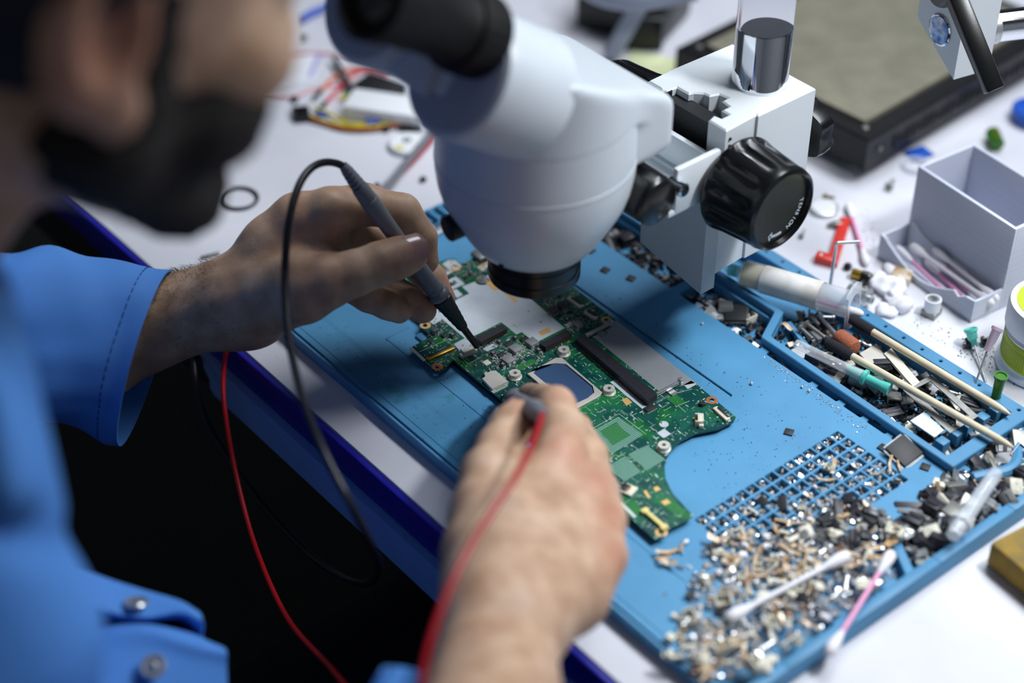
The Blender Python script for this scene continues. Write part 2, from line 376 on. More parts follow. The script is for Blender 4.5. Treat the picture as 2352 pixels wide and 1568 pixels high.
def roundpoly(poly, r, n=4):
    P = [np.array(p[:2], float) for p in poly]; out = []; m = len(P)
    for i in range(m):
        a, b, c = P[i-1], P[i], P[(i+1) % m]; d1 = a-b; d2 = c-b; l1 = np.linalg.norm(d1); l2 = np.linalg.norm(d2); q = min(r, l1*.45, l2*.45)
        s, e = b+d1/l1*q, b+d2/l2*q
        for k in range(n+1): t = k/n; out.append((1-t)**2*s+2*t*(1-t)*b+t*t*e)
    return out
def circle(c, r, n=20): return [(c[0]+r*math.cos(2*math.pi*i/n), c[1]+r*math.sin(2*math.pi*i/n)) for i in range(n)]
def plate(name, outer, holes, z0, z1, m, parent=None, base=None, bevel=0.0, label=None, smooth=25, kind=None):
    """flat slab with real holes (filled 2D curve, extruded, converted to a mesh)"""
    b = np.array(base if base is not None else (BASE.get(parent.name, (0, 0, 0)) if parent else (0, 0, 0)), float)
    cu = bpy.data.curves.new(name, 'CURVE'); cu.dimensions = '2D'; cu.fill_mode = 'BOTH'
    for poly in [outer]+list(holes):
        sp = cu.splines.new('POLY'); sp.points.add(len(poly)-1); sp.use_cyclic_u = True
        for q, p in zip(sp.points, poly): q.co = (p[0]-b[0], p[1]-b[1], 0, 1)
    cu.extrude = (z1-z0)/2-bevel; cu.bevel_depth = bevel; cu.bevel_resolution = 0; cu.offset = -bevel
    t = bpy.data.objects.new('tmp', cu); COL.objects.link(t)
    dg = bpy.context.evaluated_depsgraph_get(); me = bpy.data.meshes.new_from_object(t.evaluated_get(dg))
    bpy.data.objects.remove(t); bpy.data.curves.remove(cu)
    me.name = name; me.transform(Matrix.Translation((0, 0, (z0+z1)/2-b[2]))); me.transform(Matrix.Scale(S, 4))
    bm = bmesh.new(); bm.from_mesh(me); bmesh.ops.remove_doubles(bm, verts=bm.verts[:], dist=1e-6); bm.to_mesh(me); bm.free()
    me.materials.clear(); me.materials.append(M[m])
    return link_mesh(name, me, parent, b, smooth, label, kind)
def text(name, body, size, m, mat4, parent=None, ext=0.15, space=1.0, align='CENTER'):
    cu = bpy.data.curves.new(name, 'FONT'); cu.body = body; cu.size = size; cu.extrude = ext/2; cu.align_x = align; cu.align_y = 'CENTER'; cu.space_character = space
    t = bpy.data.objects.new('tmp', cu); COL.objects.link(t)
    me = bpy.data.meshes.new_from_object(t.evaluated_get(bpy.context.evaluated_depsgraph_get()))
    bpy.data.objects.remove(t); bpy.data.curves.remove(cu); me.name = name
    b = np.array(BASE.get(parent.name, (0, 0, 0)) if parent else (0, 0, 0), float)
    me.transform(Matrix(mat4)); me.transform(Matrix.Translation(-b)); me.transform(Matrix.Scale(S, 4))
    me.materials.clear(); me.materials.append(M[m]); return link_mesh(name, me, parent, b, 0)
def T4(o, x, y):
    x = np.array(x, float); x /= np.linalg.norm(x); z = np.cross(x, y); z /= np.linalg.norm(z); y = np.cross(z, x)
    m = np.eye(4); m[:3, 0] = x; m[:3, 1] = y; m[:3, 2] = z; m[:3, 3] = o; return m.tolist()
# ------------------------------------------------ implicit surfaces (bodies): round cones, smooth unions, surface nets
def rcone(P, a, b, ra, rb, flat=None):
    a = np.array(a, np.float32); b = np.array(b, np.float32); d = b-a; L2 = float(d @ d)+1e-9
    q = P-a; t = np.clip((q @ d)/L2, 0, 1)[..., None]; w = q-t*d
    return np.sqrt((w*w).sum(-1))-(ra+(rb-ra)*t[..., 0])
def ell(P, c, r, Rm=None):
    q = P-np.array(c, np.float32)
    if Rm is not None: q = q @ np.asarray(Rm, np.float32)
    r = np.array(r, np.float32); k0 = np.sqrt(((q/r)**2).sum(-1)); k1 = np.sqrt(((q/(r*r))**2).sum(-1))
    return k0*(k0-1)/np.maximum(k1, 1e-6)
def smin(a, b, k):
    h = np.clip(.5+.5*(b-a)/k, 0, 1); return b*(1-h)+a*h-k*h*(1-h)
def smax(a, b, k): return -smin(-a, -b, k)
def nets(field, lo, hi, res):
    lo = np.array(lo, float); hi = np.array(hi, float); n = np.ceil((hi-lo)/res).astype(int)+1
    ax = [np.arange(k)*res+l for k, l in zip(n, lo)]
    F = np.empty(n, np.float32)
    Y, Z = np.meshgrid(ax[1], ax[2], indexing='ij')
    step = max(1, int(400000/(n[1]*n[2])))
    for i in range(0, n[0], step):
        xs = ax[0][i:i+step]; P = np.empty((len(xs), n[1], n[2], 3), np.float32)
        P[..., 0] = xs[:, None, None]; P[..., 1] = Y; P[..., 2] = Z
        F[i:i+step] = field(P)
    F[0] = F[-1] = 9; F[:, 0] = F[:, -1] = 9; F[:, :, 0] = F[:, :, -1] = 9
    In = F < 0; c = n-1
    acc = np.zeros((*c, 3), np.float32); cnt = np.zeros(c, np.float32)
    offs = [(0, 0), (0, 1), (1, 0), (1, 1)]
    for a in range(3):
        o = [k for k in range(3) if k != a]
        for u, v in offs:
            s0 = [None]*3; s1 = [None]*3
            s0[a] = slice(0, c[a]); s1[a] = slice(1, c[a]+1)
            s0[o[0]] = s1[o[0]] = slice(u, u+c[o[0]]); s0[o[1]] = s1[o[1]] = slice(v, v+c[o[1]])
            f0, f1 = F[tuple(s0)], F[tuple(s1)]; m = (f0 < 0) != (f1 < 0)
            t = np.where(m, f0/np.where(m, f0-f1, 1), 0)
            acc[..., a] += t*m; acc[..., o[0]] += u*m; acc[..., o[1]] += v*m; cnt += m
    act = cnt > 0; idx = -np.ones(c, int); idx[act] = np.arange(act.sum())
    I = np.argwhere(act); V = (I+acc[act]/cnt[act][:, None])*res+lo
    quads = []
    for a in range(3):
        o = [(a+1) % 3, (a+2) % 3]; s0 = [slice(1, c[k]) for k in range(3)]; s1 = list(s0); s0[a] = slice(0, c[a]); s1[a] = slice(1, c[a]+1)
        i0, i1 = In[tuple(s0)], In[tuple(s1)]
        for flag, rev in ((i0 & ~i1, False), (~i0 & i1, True)):
            E_ = np.argwhere(flag)
            if not len(E_): continue
            off = np.ones(3, int); off[a] = 0; E_ = E_+off
            def cell(du, dv):
                q = E_.copy(); q[:, o[0]] -= du; q[:, o[1]] -= dv; return idx[q[:, 0], q[:, 1], q[:, 2]]
            q = np.stack((cell(1, 1), cell(0, 1), cell(0, 0), cell(1, 0)), 1)
            quads.append(q[:, ::-1] if rev else q)
    return V, np.vstack(quads)
def np_mesh(name, V, Q, m, parent=None, base=(0, 0, 0), label=None, attrs=None, relax=0):
    if relax:
        e = np.vstack((Q[:, [0, 1]], Q[:, [1, 2]], Q[:, [2, 3]], Q[:, [3, 0]]))
        for _ in range(relax):
            a = np.zeros_like(V); c = np.zeros(len(V)); np.add.at(a, e[:, 0], V[e[:, 1]]); np.add.at(c, e[:, 0], 1)
            V = V*.5+.5*a/np.maximum(c, 1)[:, None]
    me = bpy.data.meshes.new(name); me.from_pydata(((V-np.array(base))*S).tolist(), [], Q.tolist()); me.update()
    me.materials.append(M[m])
    for k, v in (attrs or {}).items():
        at_ = me.attributes.new(k, 'FLOAT', 'POINT'); at_.data.foreach_set('value', v(V).astype(np.float32))
    return link_mesh(name, me, parent, base, 180, label)
def wob(P, f, seed=0):
    """cheap smooth pseudo-noise"""
    r = np.random.RandomState(seed); out = 0
    for k in range(4):
        d = r.normal(size=3); d /= np.linalg.norm(d); out = out+np.sin((P @ d.astype(np.float32))*f*(1+.6*k)+r.uniform(0, 6.28))/(1+.7*k)
    return out/2.4
# ---------------------------------------------------------------- setting
fl = MB().box((0, 0, -755), (5200, 5000, 10)).build('floor', 'floor'); fl['kind'] = 'structure'
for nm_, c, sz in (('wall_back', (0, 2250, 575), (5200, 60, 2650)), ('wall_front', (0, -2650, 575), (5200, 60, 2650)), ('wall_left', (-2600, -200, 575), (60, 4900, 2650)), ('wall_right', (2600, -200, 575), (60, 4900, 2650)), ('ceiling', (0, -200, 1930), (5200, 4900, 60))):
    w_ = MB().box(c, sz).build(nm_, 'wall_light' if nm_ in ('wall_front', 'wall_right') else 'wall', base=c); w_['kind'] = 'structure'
desk = thing('desk', 'white laminate workbench with navy front edge and blue fascia under the mat', 'desk', (0, 0, -750))
MB().box((-50, 285, -11), (1900, 826, 22), bev=.6).build('tabletop', 'desk', desk)
MB().box((-50, -130.9, -11.2), (1900, 3.4, 21.6), bev=.8).build('edge_band', 'navy', desk, label='navy blue edge band')
fx0 = at(463, 806, -23)[0]
rg = [(fx0, -23), (fx0+4, -29), (fx0+3, -33), (fx0+9, -39), (fx0+8, -46), (fx0+12, -49.5), (900, -49.5), (900, -23)]
v = [(p[0], -137, p[1]) for p in rg]+[(p[0], -126, p[1]) for p in rg]; k = len(rg)
MB().add(v, [tuple(range(k)), tuple(range(k, 2*k))[::-1]]+[(i, k+i, k+(i+1) % k, (i+1) % k) for i in range(k)]).build('fascia', 'fascia', desk, label='mid blue fascia broken off at its left end', smooth=0)
MB().box((-50, -110, -45), (1860, 30, 46)).build('frame_rail', 'black_matte', desk)
for sx in (-960, 860):
    for sy in (-100, 660): MB().box((sx, sy, -386), (40, 40, 728)).build('leg', 'black_matte', desk)
# ---------------------------------------------------------------- silicone repair mat
mat_t = thing('repair_mat', 'blue silicone repair mat with parts trays, cell grid and engraved ruler', 'mat', (0, 0, 0))
MX0, MX1, MY0, MY1 = -132, 290, -103, 173
outer = roundpoly([(MX0, MY0), (MX1, MY0), (MX1, MY1), (MX0, MY1)], 5)
rail_in = 163.0
# deep holes
deep = []
def hole(poly, r=1.5): deep.append(roundpoly(poly, r)); return poly
T1 = hole([(-120, 101), (30.5, 101), (30.5, 125), (-120, 125)])
T2 = hole([(37.5, 100.5), (107.5, 100.5), (103, 108), (91.5, 125), (37.5, 125)])
T3 = []
for a, b in ((112.5, 147), (152, 168), (173, 186), (190.5, 204), (208.5, 222.5)):
    T3.append(hole([(a, 99.7), (b, 99.7), (b, 104.5), (a, 104.5)], .8))
BOX = [(-60, 132), (95.5, 132), (107, 109), (240.5, 107.5), (240.5, rail_in), (-60, rail_in)]
hole(BOX)
GX = [188.6+7.55*i for i in range(8)]; GY = [-26.0+7.45*i for i in range(15)]
cells = []
for gx in GX[:8]:
    for gy in GY:
        if gx > 240: continue
        cells.append((gx, gy)); h = 2.95
        hole([(gx-h, gy-h), (gx+h, gy-h), (gx+h, gy+h), (gx-h, gy+h)], .7)
NEAR = [hole(q) for q in ([(252.5, -97), (283, -97), (283, -70), (252.5, -70)], [(252.5, -66), (283, -66), (283, -27), (252.5, -18)],
        [(252.5, -13), (283, -22), (283, 26), (252.5, 44)], [(252.5, 50), (283, 32), (283, 100), (252.5, 100)], [(253, 105), (283, 105), (283, 168), (253, 168)])]
shallow = [roundpoly(p, 1.5) for p in ([(-118, -48), (125, -48), (127, 49), (127, 58), (-118, 58)], )]
P = lambda q: [tuple(p[:2]) for p in q]
plate('base_sheet', outer, [], 0.2, 3.0, 'silicone', mat_t, bevel=.4)
plate('work_surface', outer, deep, 3.0, 8.6, 'silicone', mat_t)
lo = roundpoly([(MX0, MY0+2.0), (MX1, MY0+2.0), (MX1, MY1), (MX0, MY1)], 5)
plate('raised_border', lo, deep+shallow, 8.6, 9.8, 'silicone', mat_t, bevel=.35)
# tall walls of the long tool tray
plate('tray_wall', roundpoly([(-70, 127.5), (92, 127.5), (104, 103.8), (249, 102.6), (249, 172.4), (-70, 172.4)], 1.2),
      [roundpoly(BOX, 1.5)]+[circle((115.6+14.0*i-14, 168), 1.0, 10) for i in range(-4, 12)], 9.8, 15, 'silicone_plain', mat_t, bevel=.5)
MB().box((62, 135, 6), (40, .1, .1)).box((112, 128, 6.2), (26, 3, 6.4), rotz(-.35)).build('tray_shelf', 'silicone_plain', mat_t)
for px, py in ((2165, 1012), (2197, 992), (2222, 972), (2288, 938), (2258, 955)):
    p = at(px, py, 13); MB().box((p[0], p[1], 8.2), (6.2, 6.2, 10.4), bev=.5).build('peg', 'silicone_plain', mat_t)
# low border of the tray by the near end
for y0, y1 in ((-103, -66), (-66, -20), (-20, 45), (45, 105), (105, 173)):
    MB().box((286.6, (y0+y1)/2, 10.6), (6, y1-y0, 2.4), bev=.5).build('end_rim', 'silicone_plain', mat_t)
w = [(255+26*math.sin(t*1.3)*0.3+3*t, 150-14*t, 10.5) for t in np.linspace(0, 3, 24)]
MB().tube(w, 3.4, 8, sc=(1, 1)).build('curved_rib', 'silicone_plain', mat_t)
# engraved ruler, raised lines and lettering on the person's side
rl = MB()
for i in range(300):
    x = -110+i*.939; L = 5.4 if i % 10 == 0 else (4.2 if i % 5 == 0 else 3.0)
    rl.box((x, -79-L/2, 9.83), (.16, L, .12))
rl.build('ruler_ticks', 'silicone_plain', mat_t, kind='stuff')
for i in range(1, 29):
    text('ruler_numeral', str(i), 3.6, 'silicone_plain', T4((-110+i*9.39-1.2, -87.5, 9.8), (1, 0, 0), (0, 1, 0)), mat_t, .2)
for (x0, x1, y) in ((-128, 286, -96.5), (-40, 286, -63.5)):
    MB().box(((x0+x1)/2, y, 9.85), (x1-x0, .8, .5), bev=.2).build('raised_line', 'silicone_plain', mat_t)
MB().box((-40, -55, 9.85), (.8, 17, .5), bev=.2).build('raised_line', 'silicone_plain', mat_t)
text('embossed_lettering', 'Clean', 7.5, 'silicone_plain', T4((-14, -57.5, 9.85), (1, 0, 0), (0, 1, 0)), mat_t, .3)
text('embossed_lettering', 'Creation', 7.5, 'silicone_plain', T4((58, -57.5, 9.85), (1, 0, 0), (0, 1, 0)), mat_t, .3)
MB().box((-26, -44, 9.6), (9, 12, 4.2), bev=1.4).build('board_stop', 'silicone_plain', mat_t)
# ribbed far end of the mat (small bar slots seen by the fingers)
for i in range(5):
    MB().box((-121, 34+i*7.5, 11), (15, 2.0, 3.4), bev=.5).build('slot_rib', 'silicone_plain', mat_t)
MB().box((-112, 50, 11), (2.2, 42, 3.4), bev=.5).build('slot_rib', 'silicone_plain', mat_t)
q = at(1013, 522, 10)
lab = tag(MB().box((q[0], q[1], 10.1), (9, 15, .3), rotz(.1)).build('barcode_sticker', 'paper', base=q), 'small white barcode sticker at the far end of the blue mat', 'sticker')
bc = MB()
for i in range(13): bc.box((q[0], q[1]-5+i*.75, 10.3), (5.2, random.choice((.25, .45)), .06), rotz(.1))
bc.build('barcode', 'chip', lab, kind='stuff')
# ---------------------------------------------------------------- laptop motherboard
HB = 14.0                                   # top of the bare board
b2 = lambda px, py, h=HB: at(px, py, h)[:2]
pb = lambda pts, h=HB: [b2(x, y, h) for x, y in pts]
bo = pb([(855, 683), (925, 640), (1000, 604), (1032, 594), (1046, 594), (1060, 606), (1085, 595), (1083, 580), (1096, 573), (1120, 588), (1186, 556),
         (1307, 651), (1416, 736), (1601, 883), (1690, 957), (1685, 967), (1651, 984), (1599, 994), (1563, 1012), (1538, 1036), (1526, 1068), (1529, 1100), (1545, 1132),
         (1591, 1183), (1580, 1193), (1533, 1216), (1526, 1212), (1520, 1222), (1527, 1230), (1505, 1239), (1340, 1092), (1161, 926), (1041, 826), (1022, 847), (1003, 853), (945, 797), (990, 772), (962, 745), (972, 730), (930, 700), (880, 703), (860, 694)])
board = thing('motherboard', 'green laptop motherboard lying on the blue mat with slots and silver pads', 'circuit board', (60, 0, 9.8))
rings = [(1046, 615, 'copper_pad'), (977, 747, 'copper_pad'), (1393, 735, 'copper_pad'), (1005, 842, 'copper_ring'), (1635, 919, 'copper_ring')]
hs = [circle(b2(x, y), 1.5, 16) for x, y, _ in rings]+[circle(b2(1214, 715), .5, 8), circle(b2(1242, 739), .5, 8), circle(b2(1648, 968), .8, 10)]
hs.append(pb([(1024, 655), (1044, 643), (1053, 650), (1031, 661)]))
plate('circuit_substrate', bo, hs, HB-1.2, HB, 'pcb', board)
# hidden feet of solder side parts carry the board on the mat
for q in ((10, -20), (110, 20), (150, -40)): MB().box((*q, 11.3), (8, 8, 3)).build('underside_part', 'chip', board)
def pad(name, pts, m, h=.07, z=HB, label=None):
    poly = pb(pts, z); mb = MB(); mb.prism(poly, z, z+h); return mb.build(name, m, board, label=label, smooth=0)
for x, y, m in rings:
    c = b2(x, y); MB().ring((c[0], c[1], HB), 3.3, 1.5, .08).build('screw_ring', m, board)
# big tinned grounds
plate('ground_pad', pb([(1061, 658), (1098, 644), (1128, 628), (1190, 640), (1212, 680), (1297, 753), (1236, 784), (1222, 781), (1199, 763), (1180, 744), (1166, 751), (1151, 740), (1090, 771), (1070, 778), (1004, 722), (1052, 686), (1078, 674)]),
      [circle(b2(1214, 715), .6, 8), circle(b2(1242, 739), .6, 8)], HB, HB+.06, 'pcb_white', board, label='large tinned ground area')
plate('ground_pad', pb([(1016, 652), (1046, 634), (1068, 652), (1030, 668)]), [pb([(1024, 655), (1044, 643), (1053, 650), (1031, 661)])], HB, HB+.06, 'pcb_white', board)
for pts in ([(1016, 606), (1030, 597), (1046, 597), (1061, 611), (1036, 626)], [(1038, 667), (1049, 664), (1063, 677), (1049, 684)], [(1004, 706), (1015, 734), (995, 745), (983, 736)],
            [(1042, 790), (1067, 777), (1107, 797), (1062, 812)], [(1166, 751), (1179, 745), (1199, 762), (1186, 768)], [(1109, 801), (1133, 788), (1144, 795), (1119, 807)],
            [(1096, 614), (1120, 600), (1130, 606), (1110, 623)], [(1296, 746), (1316, 736), (1324, 742), (1303, 753)], [(1570, 884), (1587, 874), (1601, 882), (1580, 893)], [(862, 690), (870, 686), (880, 694), (872, 699)]):
    pad('solder_pad', pts, 'pcb_white')
for pts in ([(1114, 649), (1132, 642), (1152, 663), (1136, 668)], [(1158, 673), (1167, 672), (1191, 690), (1183, 695)], [(1236, 762), (1259, 752), (1267, 761), (1244, 771)], [(1099, 611), (1108, 608), (1112, 614), (1104, 618)], [(1112, 603), (1122, 600), (1126, 606), (1118, 609)],
            [(1428, 918), (1440, 913), (1452, 924), (1439, 932)], [(1478, 1128), (1484, 1125), (1494, 1141), (1487, 1143)], [(1500, 1120), (1510, 1116), (1518, 1124), (1506, 1129)]):
    pad('gold_pad', pts, 'copper_pad', .1, HB+.03)
pad('solder_pad', [(1402, 878), (1415, 872), (1487, 936), (1478, 941)], 'pcb_white')
plate('memory_ground_pad', pb([(1362, 773), (1378, 766), (1384, 771), (1396, 765), (1390, 759), (1402, 752), (1400, 741), (1416, 736), (1599, 879), (1512, 897)]), [], HB, HB+.07, 'pcb_silver', board, label='brushed silver ground under the memory slot')
# chips, inductors : (px, py of the top centre, size along x, size along y, height, material)
def comp(name, px, py, sx, sy, h, m, bev=.15, ang=0, label=None):
    c = at(px, py, HB+h); return MB().box((c[0], c[1], HB+h/2), (sx, sy, h), rotz(ang), bev).build(name, m, board, label=label)
pins = MB(); ends = MB(); caps = MB()
def pinrow(px, py, sx, sy, h):
    c = at(px, py, HB+h)
    for k in range(int(sy/.65)):
        for sg in (-1, 1): pins.box((c[0]+sg*(sx/2+.2), c[1]-sy/2+.45+k*.65, HB+.15), (.55, .28, .2))
for px, py, sx, sy, h, m in ((998, 755, 4.2, 4.2, 2.6, 'inductor'), (1270.5, 709, 5, 5, 3.6, 'inductor'), (1292, 698, 5, 5, 3.6, 'inductor'), (1327, 742, 4.8, 4.8, 2.6, 'inductor_pale'),
                             (1222, 783, 6.3, 6.3, 2.6, 'inductor_pale'), (1185, 798, 6.3, 6.3, 2.6, 'inductor_pale'), (1168, 823, 6.3, 6.3, 2.6, 'inductor_pale')):
    comp('inductor', px, py, sx, sy, h, m, .3); c = at(px, py, HB+h)
    for dx in (-sx*.25, sx*.25): ends.box((c[0]+dx, c[1]-sy/2-.05, HB+.8), (1.0, .25, 1.5)); ends.box((c[0]+sx/2+.05, c[1]+dx, HB+.8), (.25, 1.0, 1.5))
for px, py, sx, sy, h in ((1039, 766, 2.7, 2.7, 2), (1184, 773, 2.7, 2.7, 2), (1147, 782, 2.7, 2.7, 2), (1132, 808, 2.7, 2.7, 2), (1155, 834, 2.7, 2.7, 2), (1237, 801, 2.7, 2.7, 2), (1328, 721, 2.7, 2.7, 2), (1302, 731, 2.7, 2.7, 2), (1174, 905, 2.6, 2.6, 1.8), (1081, 624, 2.6, 2.6, 1.8)):
    o = comp('marked_inductor', px, py, sx, sy, h, 'chip2', .25); c = at(px, py, HB+h)
    mk = MB()
    for dx in (-.45, .45): mk.box((c[0]+dx, c[1], HB+h+.01), (.28, 1.2, .03))
    mk.build('marking', 'text_white', o, smooth=0)
    for dx in (-.5, .6): ends.box((c[0]+dx, c[1]-sy/2-.1, HB+.5), (.6, .3, 1)); ends.box((c[0]+sx/2+.1, c[1]+dx, HB+.5), (.3, .6, 1))
for px, py, sx, sy, h in ((1020, 769, 3, 3, .9), (1204, 777, 3.2, 5, .9), (1168, 788, 3.2, 5, .9), (1151, 813, 3.2, 5, .9), (1310, 716.5, 3.1, 3.1, .9), (1286, 724, 2.2, 2.2, .9), (1287, 677.5, 2.0, 2.0, .9), (1072, 636, 3.2, 3.2, .9), (1493, 936, 4.4, 6.5, .8), (1119, 594, 3, 4, .9), (1250, 680, 4, 5, .8), (990, 783, 3, 2.2, .6)):
    comp('chip', px, py, sx, sy, h, 'chip', .08); pinrow(px, py, sx, sy, h)
# small tan capacitors and solder crumbs
def inside(p, poly):
    x, y = p; c = False; n_ = len(poly); j = n_-1
    for i in range(n_):
        xi, yi = poly[i][0], poly[i][1]; xj, yj = poly[j][0], poly[j][1]
        if ((yi > y) != (yj > y)) and (x < (xj-xi)*(y-yi)/(yj-yi+1e-12)+xi): c = not c
        j = i
    return c
keep = [pb(q) for q in ([(1040, 660), (1130, 620), (1200, 640), (1300, 753), (1236, 786), (1150, 742), (1070, 780), (1000, 722)], [(1362, 773), (1416, 736), (1601, 880), (1512, 900)], [(1318, 780), (1345, 768), (1512, 905), (1485, 925)], [(1205, 858), (1287, 815), (1390, 900), (1325, 945)],
        [(1356, 993), (1420, 955), (1478, 998), (1406, 1042)], [(1435, 1043), (1486, 1018), (1535, 1055), (1486, 1085)], [(1390, 1071), (1436, 1045), (1478, 1083), (1434, 1110)], [(1300, 680), (1330, 650), (1410, 730), (1370, 735)], [(1100, 860), (1140, 845), (1178, 876), (1130, 895)], [(1430, 1160), (1500, 1140), (1590, 1185), (1505, 1240)], [(945, 797), (1040, 770), (1050, 800), (1000, 850)])]
XS = [p[0] for p in bo]; YS = [p[1] for p in bo]; n_c = 0
rr = random.Random(3)
dense = [at(*q, HB) for q in ((1290, 710), (1190, 800), (1320, 740), (1270, 690), (1070, 630), (1150, 820), (1030, 760), (1180, 830), (1090, 615))]
while n_c < 620:
    if n_c < 430: d = rr.choice(dense); p = (d[0]+rr.gauss(0, 8), d[1]+rr.gauss(0, 7))
    else: p = (rr.uniform(min(XS), max(XS)), rr.uniform(min(YS), max(YS)))
    if not inside(p, bo) or any(inside(p, k) for k in keep): continue
    a = rr.random() < .5; l, w_ = rr.choice(((1.0, .5), (1.0, .55), (1.5, .8), (.7, .4))); hh = w_*.8
    sx, sy = (l, w_) if a else (w_, l)
    caps.box((p[0], p[1], HB+hh/2), (sx*.55 if a else sx, sy if a else sy*.55, hh))
    for sg in (-1, 1): ends.box((p[0]+(sg*l*.38 if a else 0), p[1]+(0 if a else sg*l*.38), HB+hh/2), (l*.26 if a else w_, w_ if a else l*.26, hh*1.05))
    n_c += 1
caps.build('small_capacitors', 'cap_body', board, kind='stuff'); ends.build('solder_ends', 'tin', board, kind='stuff')
silk = MB(); n_s = 0
while n_s < 900:
    p = (rr.uniform(min(XS), max(XS)), rr.uniform(min(YS), max(YS)))
    if not inside(p, bo) or any(inside(p, k) for k in keep[:4]): continue
    if rr.random() < .6: L, T_ = rr.uniform(.8, 2.6), rr.uniform(.2, .5)
    else: L, T_ = rr.uniform(2, 6), .14
    a = rr.random() < .5; silk.box((p[0], p[1], HB+.02), (L, T_, .05) if a else (T_, L, .05)); n_s += 1
silk.build('silkscreen_marks', 'silk', board, kind='stuff', smooth=0); pins.build('chip_pins', 'tin', board, kind='stuff')
lines = MB()
def sline(p, q, w_=.18):
    a, b = b2(*p), b2(*q); d = b-a; L = np.linalg.norm(d); lines.box(((a[0]+b[0])/2, (a[1]+b[1])/2, HB+.03), (L, w_, .06), rotz(math.atan2(d[1], d[0])))
for p, q in (((1310, 683), (1333, 670)), ((1335, 703), (1362, 691)), ((1341, 713), (1371, 701)), ((1370, 730), (1393, 717)), ((1004, 722), (1068, 777)), ((940, 797), (1003, 853)), ((963, 808), (1025, 781)), ((1025, 781), (1045, 797)), ((1075, 836), (1105, 820)), ((1062, 822), (1075, 836)),
             ((1552, 903), (1590, 893)), ((1557, 931), (1583, 921)), ((1557, 931), (1575, 946)), ((1356, 993), (1420, 958)), ((1420, 958), (1476, 998)), ((1476, 998), (1406, 1040)), ((1406, 1040), (1356, 993)), ((1350, 990), (1422, 950)), ((1422, 950), (1484, 997))):
    sline(p, q)
lines.build('silkscreen_lines', 'silk', board, kind='stuff', smooth=0)
# edge slots for storage and radio cards
def slot(c4, h, name='card_slot'):
    poly = [at(x, y, HB+h)[:2] for x, y in c4]; o = MB().prism(poly, HB, HB+h, .15).build(name, 'connector', board)
    a, b, c, d = [np.array(p) for p in poly]          # d-c is the mouth side
    t = MB(); g = MB(); n_ = 26
    for i in range(n_):
        f_ = (i+.5)/n_; p = d*(1-f_)+c*f_; p = p+(p-(a*(1-f_)+b*f_))*.06
        t.box((p[0], p[1], HB+h*.42), (.45, .28, h*.5), rotz(math.atan2(*(c-d)[::-1])))
    t.build('contact_row', 'contact_brown', o, kind='stuff'); return o
slot([(1091, 776), (1149, 744), (1165, 755), (1106, 785)], 3.2)
slot([(1239, 788), (1302, 756), (1314.5, 767), (1253, 798)], 3.2)
# memory slot
ms = [at(x, y, HB+4.2)[:2] for x, y in ((1321, 777), (1343, 769), (1510, 904), (1488, 920))]
so = MB().prism(ms, HB, HB+4.2, .2).build('memory_slot', 'connector', board, label='long black memory module slot')
a, b, c, d = [np.array(p) for p in ms]
r1 = MB(); r1.prism([a*.97+d*.03, b*.97+d*.03, b*.03+d*.97, a*.03+d*.97], HB+4.2, HB+4.5); r1.build('slot_ridge', 'connector', so)
cr = MB(); ct = MB()
for i in range(60):
    f_ = (i+.5)/60; p = a*(1-f_)+d*f_; cr.box((p[0], p[1]-.7, HB+.3), (.3, 1.5, .2)); q = b*(1-f_)+c*f_; ct.box((q[0], q[1]+.9, HB+.25), (.3, 1.8, .15))
cr.build('pin_row', 'tin', so, kind='stuff'); ct.build('pin_row', 'tin', so, kind='stuff')
for (p, q, w_) in (((1345, 771), (1402, 742), 1.6), ((1507, 906), (1563, 876), 1.4)):
    p3, q3 = at(*p, HB+2.4), at(*q, HB+2.4); d_ = q3-p3; L = np.linalg.norm(d_); R3 = rotz(math.atan2(d_[1], d_[0]))
    m_ = MB().box((p3+q3)/2, (L, w_, 2.2), R3, .15); e = q3; m_.box(e+np.array((0, 0, .6)), (2.6, 2.8, 3.6), R3, .5)
    m_.box(p3*.45+q3*.55+np.array((2.6, 0, -2.0)), (4.2, 4.5, .5), R3); m_.build('latch_arm', 'steel', so, label='bright metal latch arm')
# processor package
fr = pb([(1211, 858), (1276, 822), (1290, 821), (1383, 901), (1377, 909), (1325, 937), (1300, 934)], HB+1.2)
inn = pb([(1224, 857), (1236, 842), (1275, 834), (1300, 836), (1362, 887), (1366, 902), (1350, 915), (1320, 929), (1309, 928)], HB+1.2)
cpu = plate('processor', fr, [inn], HB+.2, HB+1.5, 'silver_can', board, bevel=.15, label='processor with a bright metal frame')
MB().prism(pb([(1214, 858), (1277, 825), (1290, 825), (1379, 901), (1325, 933), (1300, 931)], HB+1), HB, HB+.75).build('processor_die', 'die', cpu, label='blue-black mirror die', smooth=0)
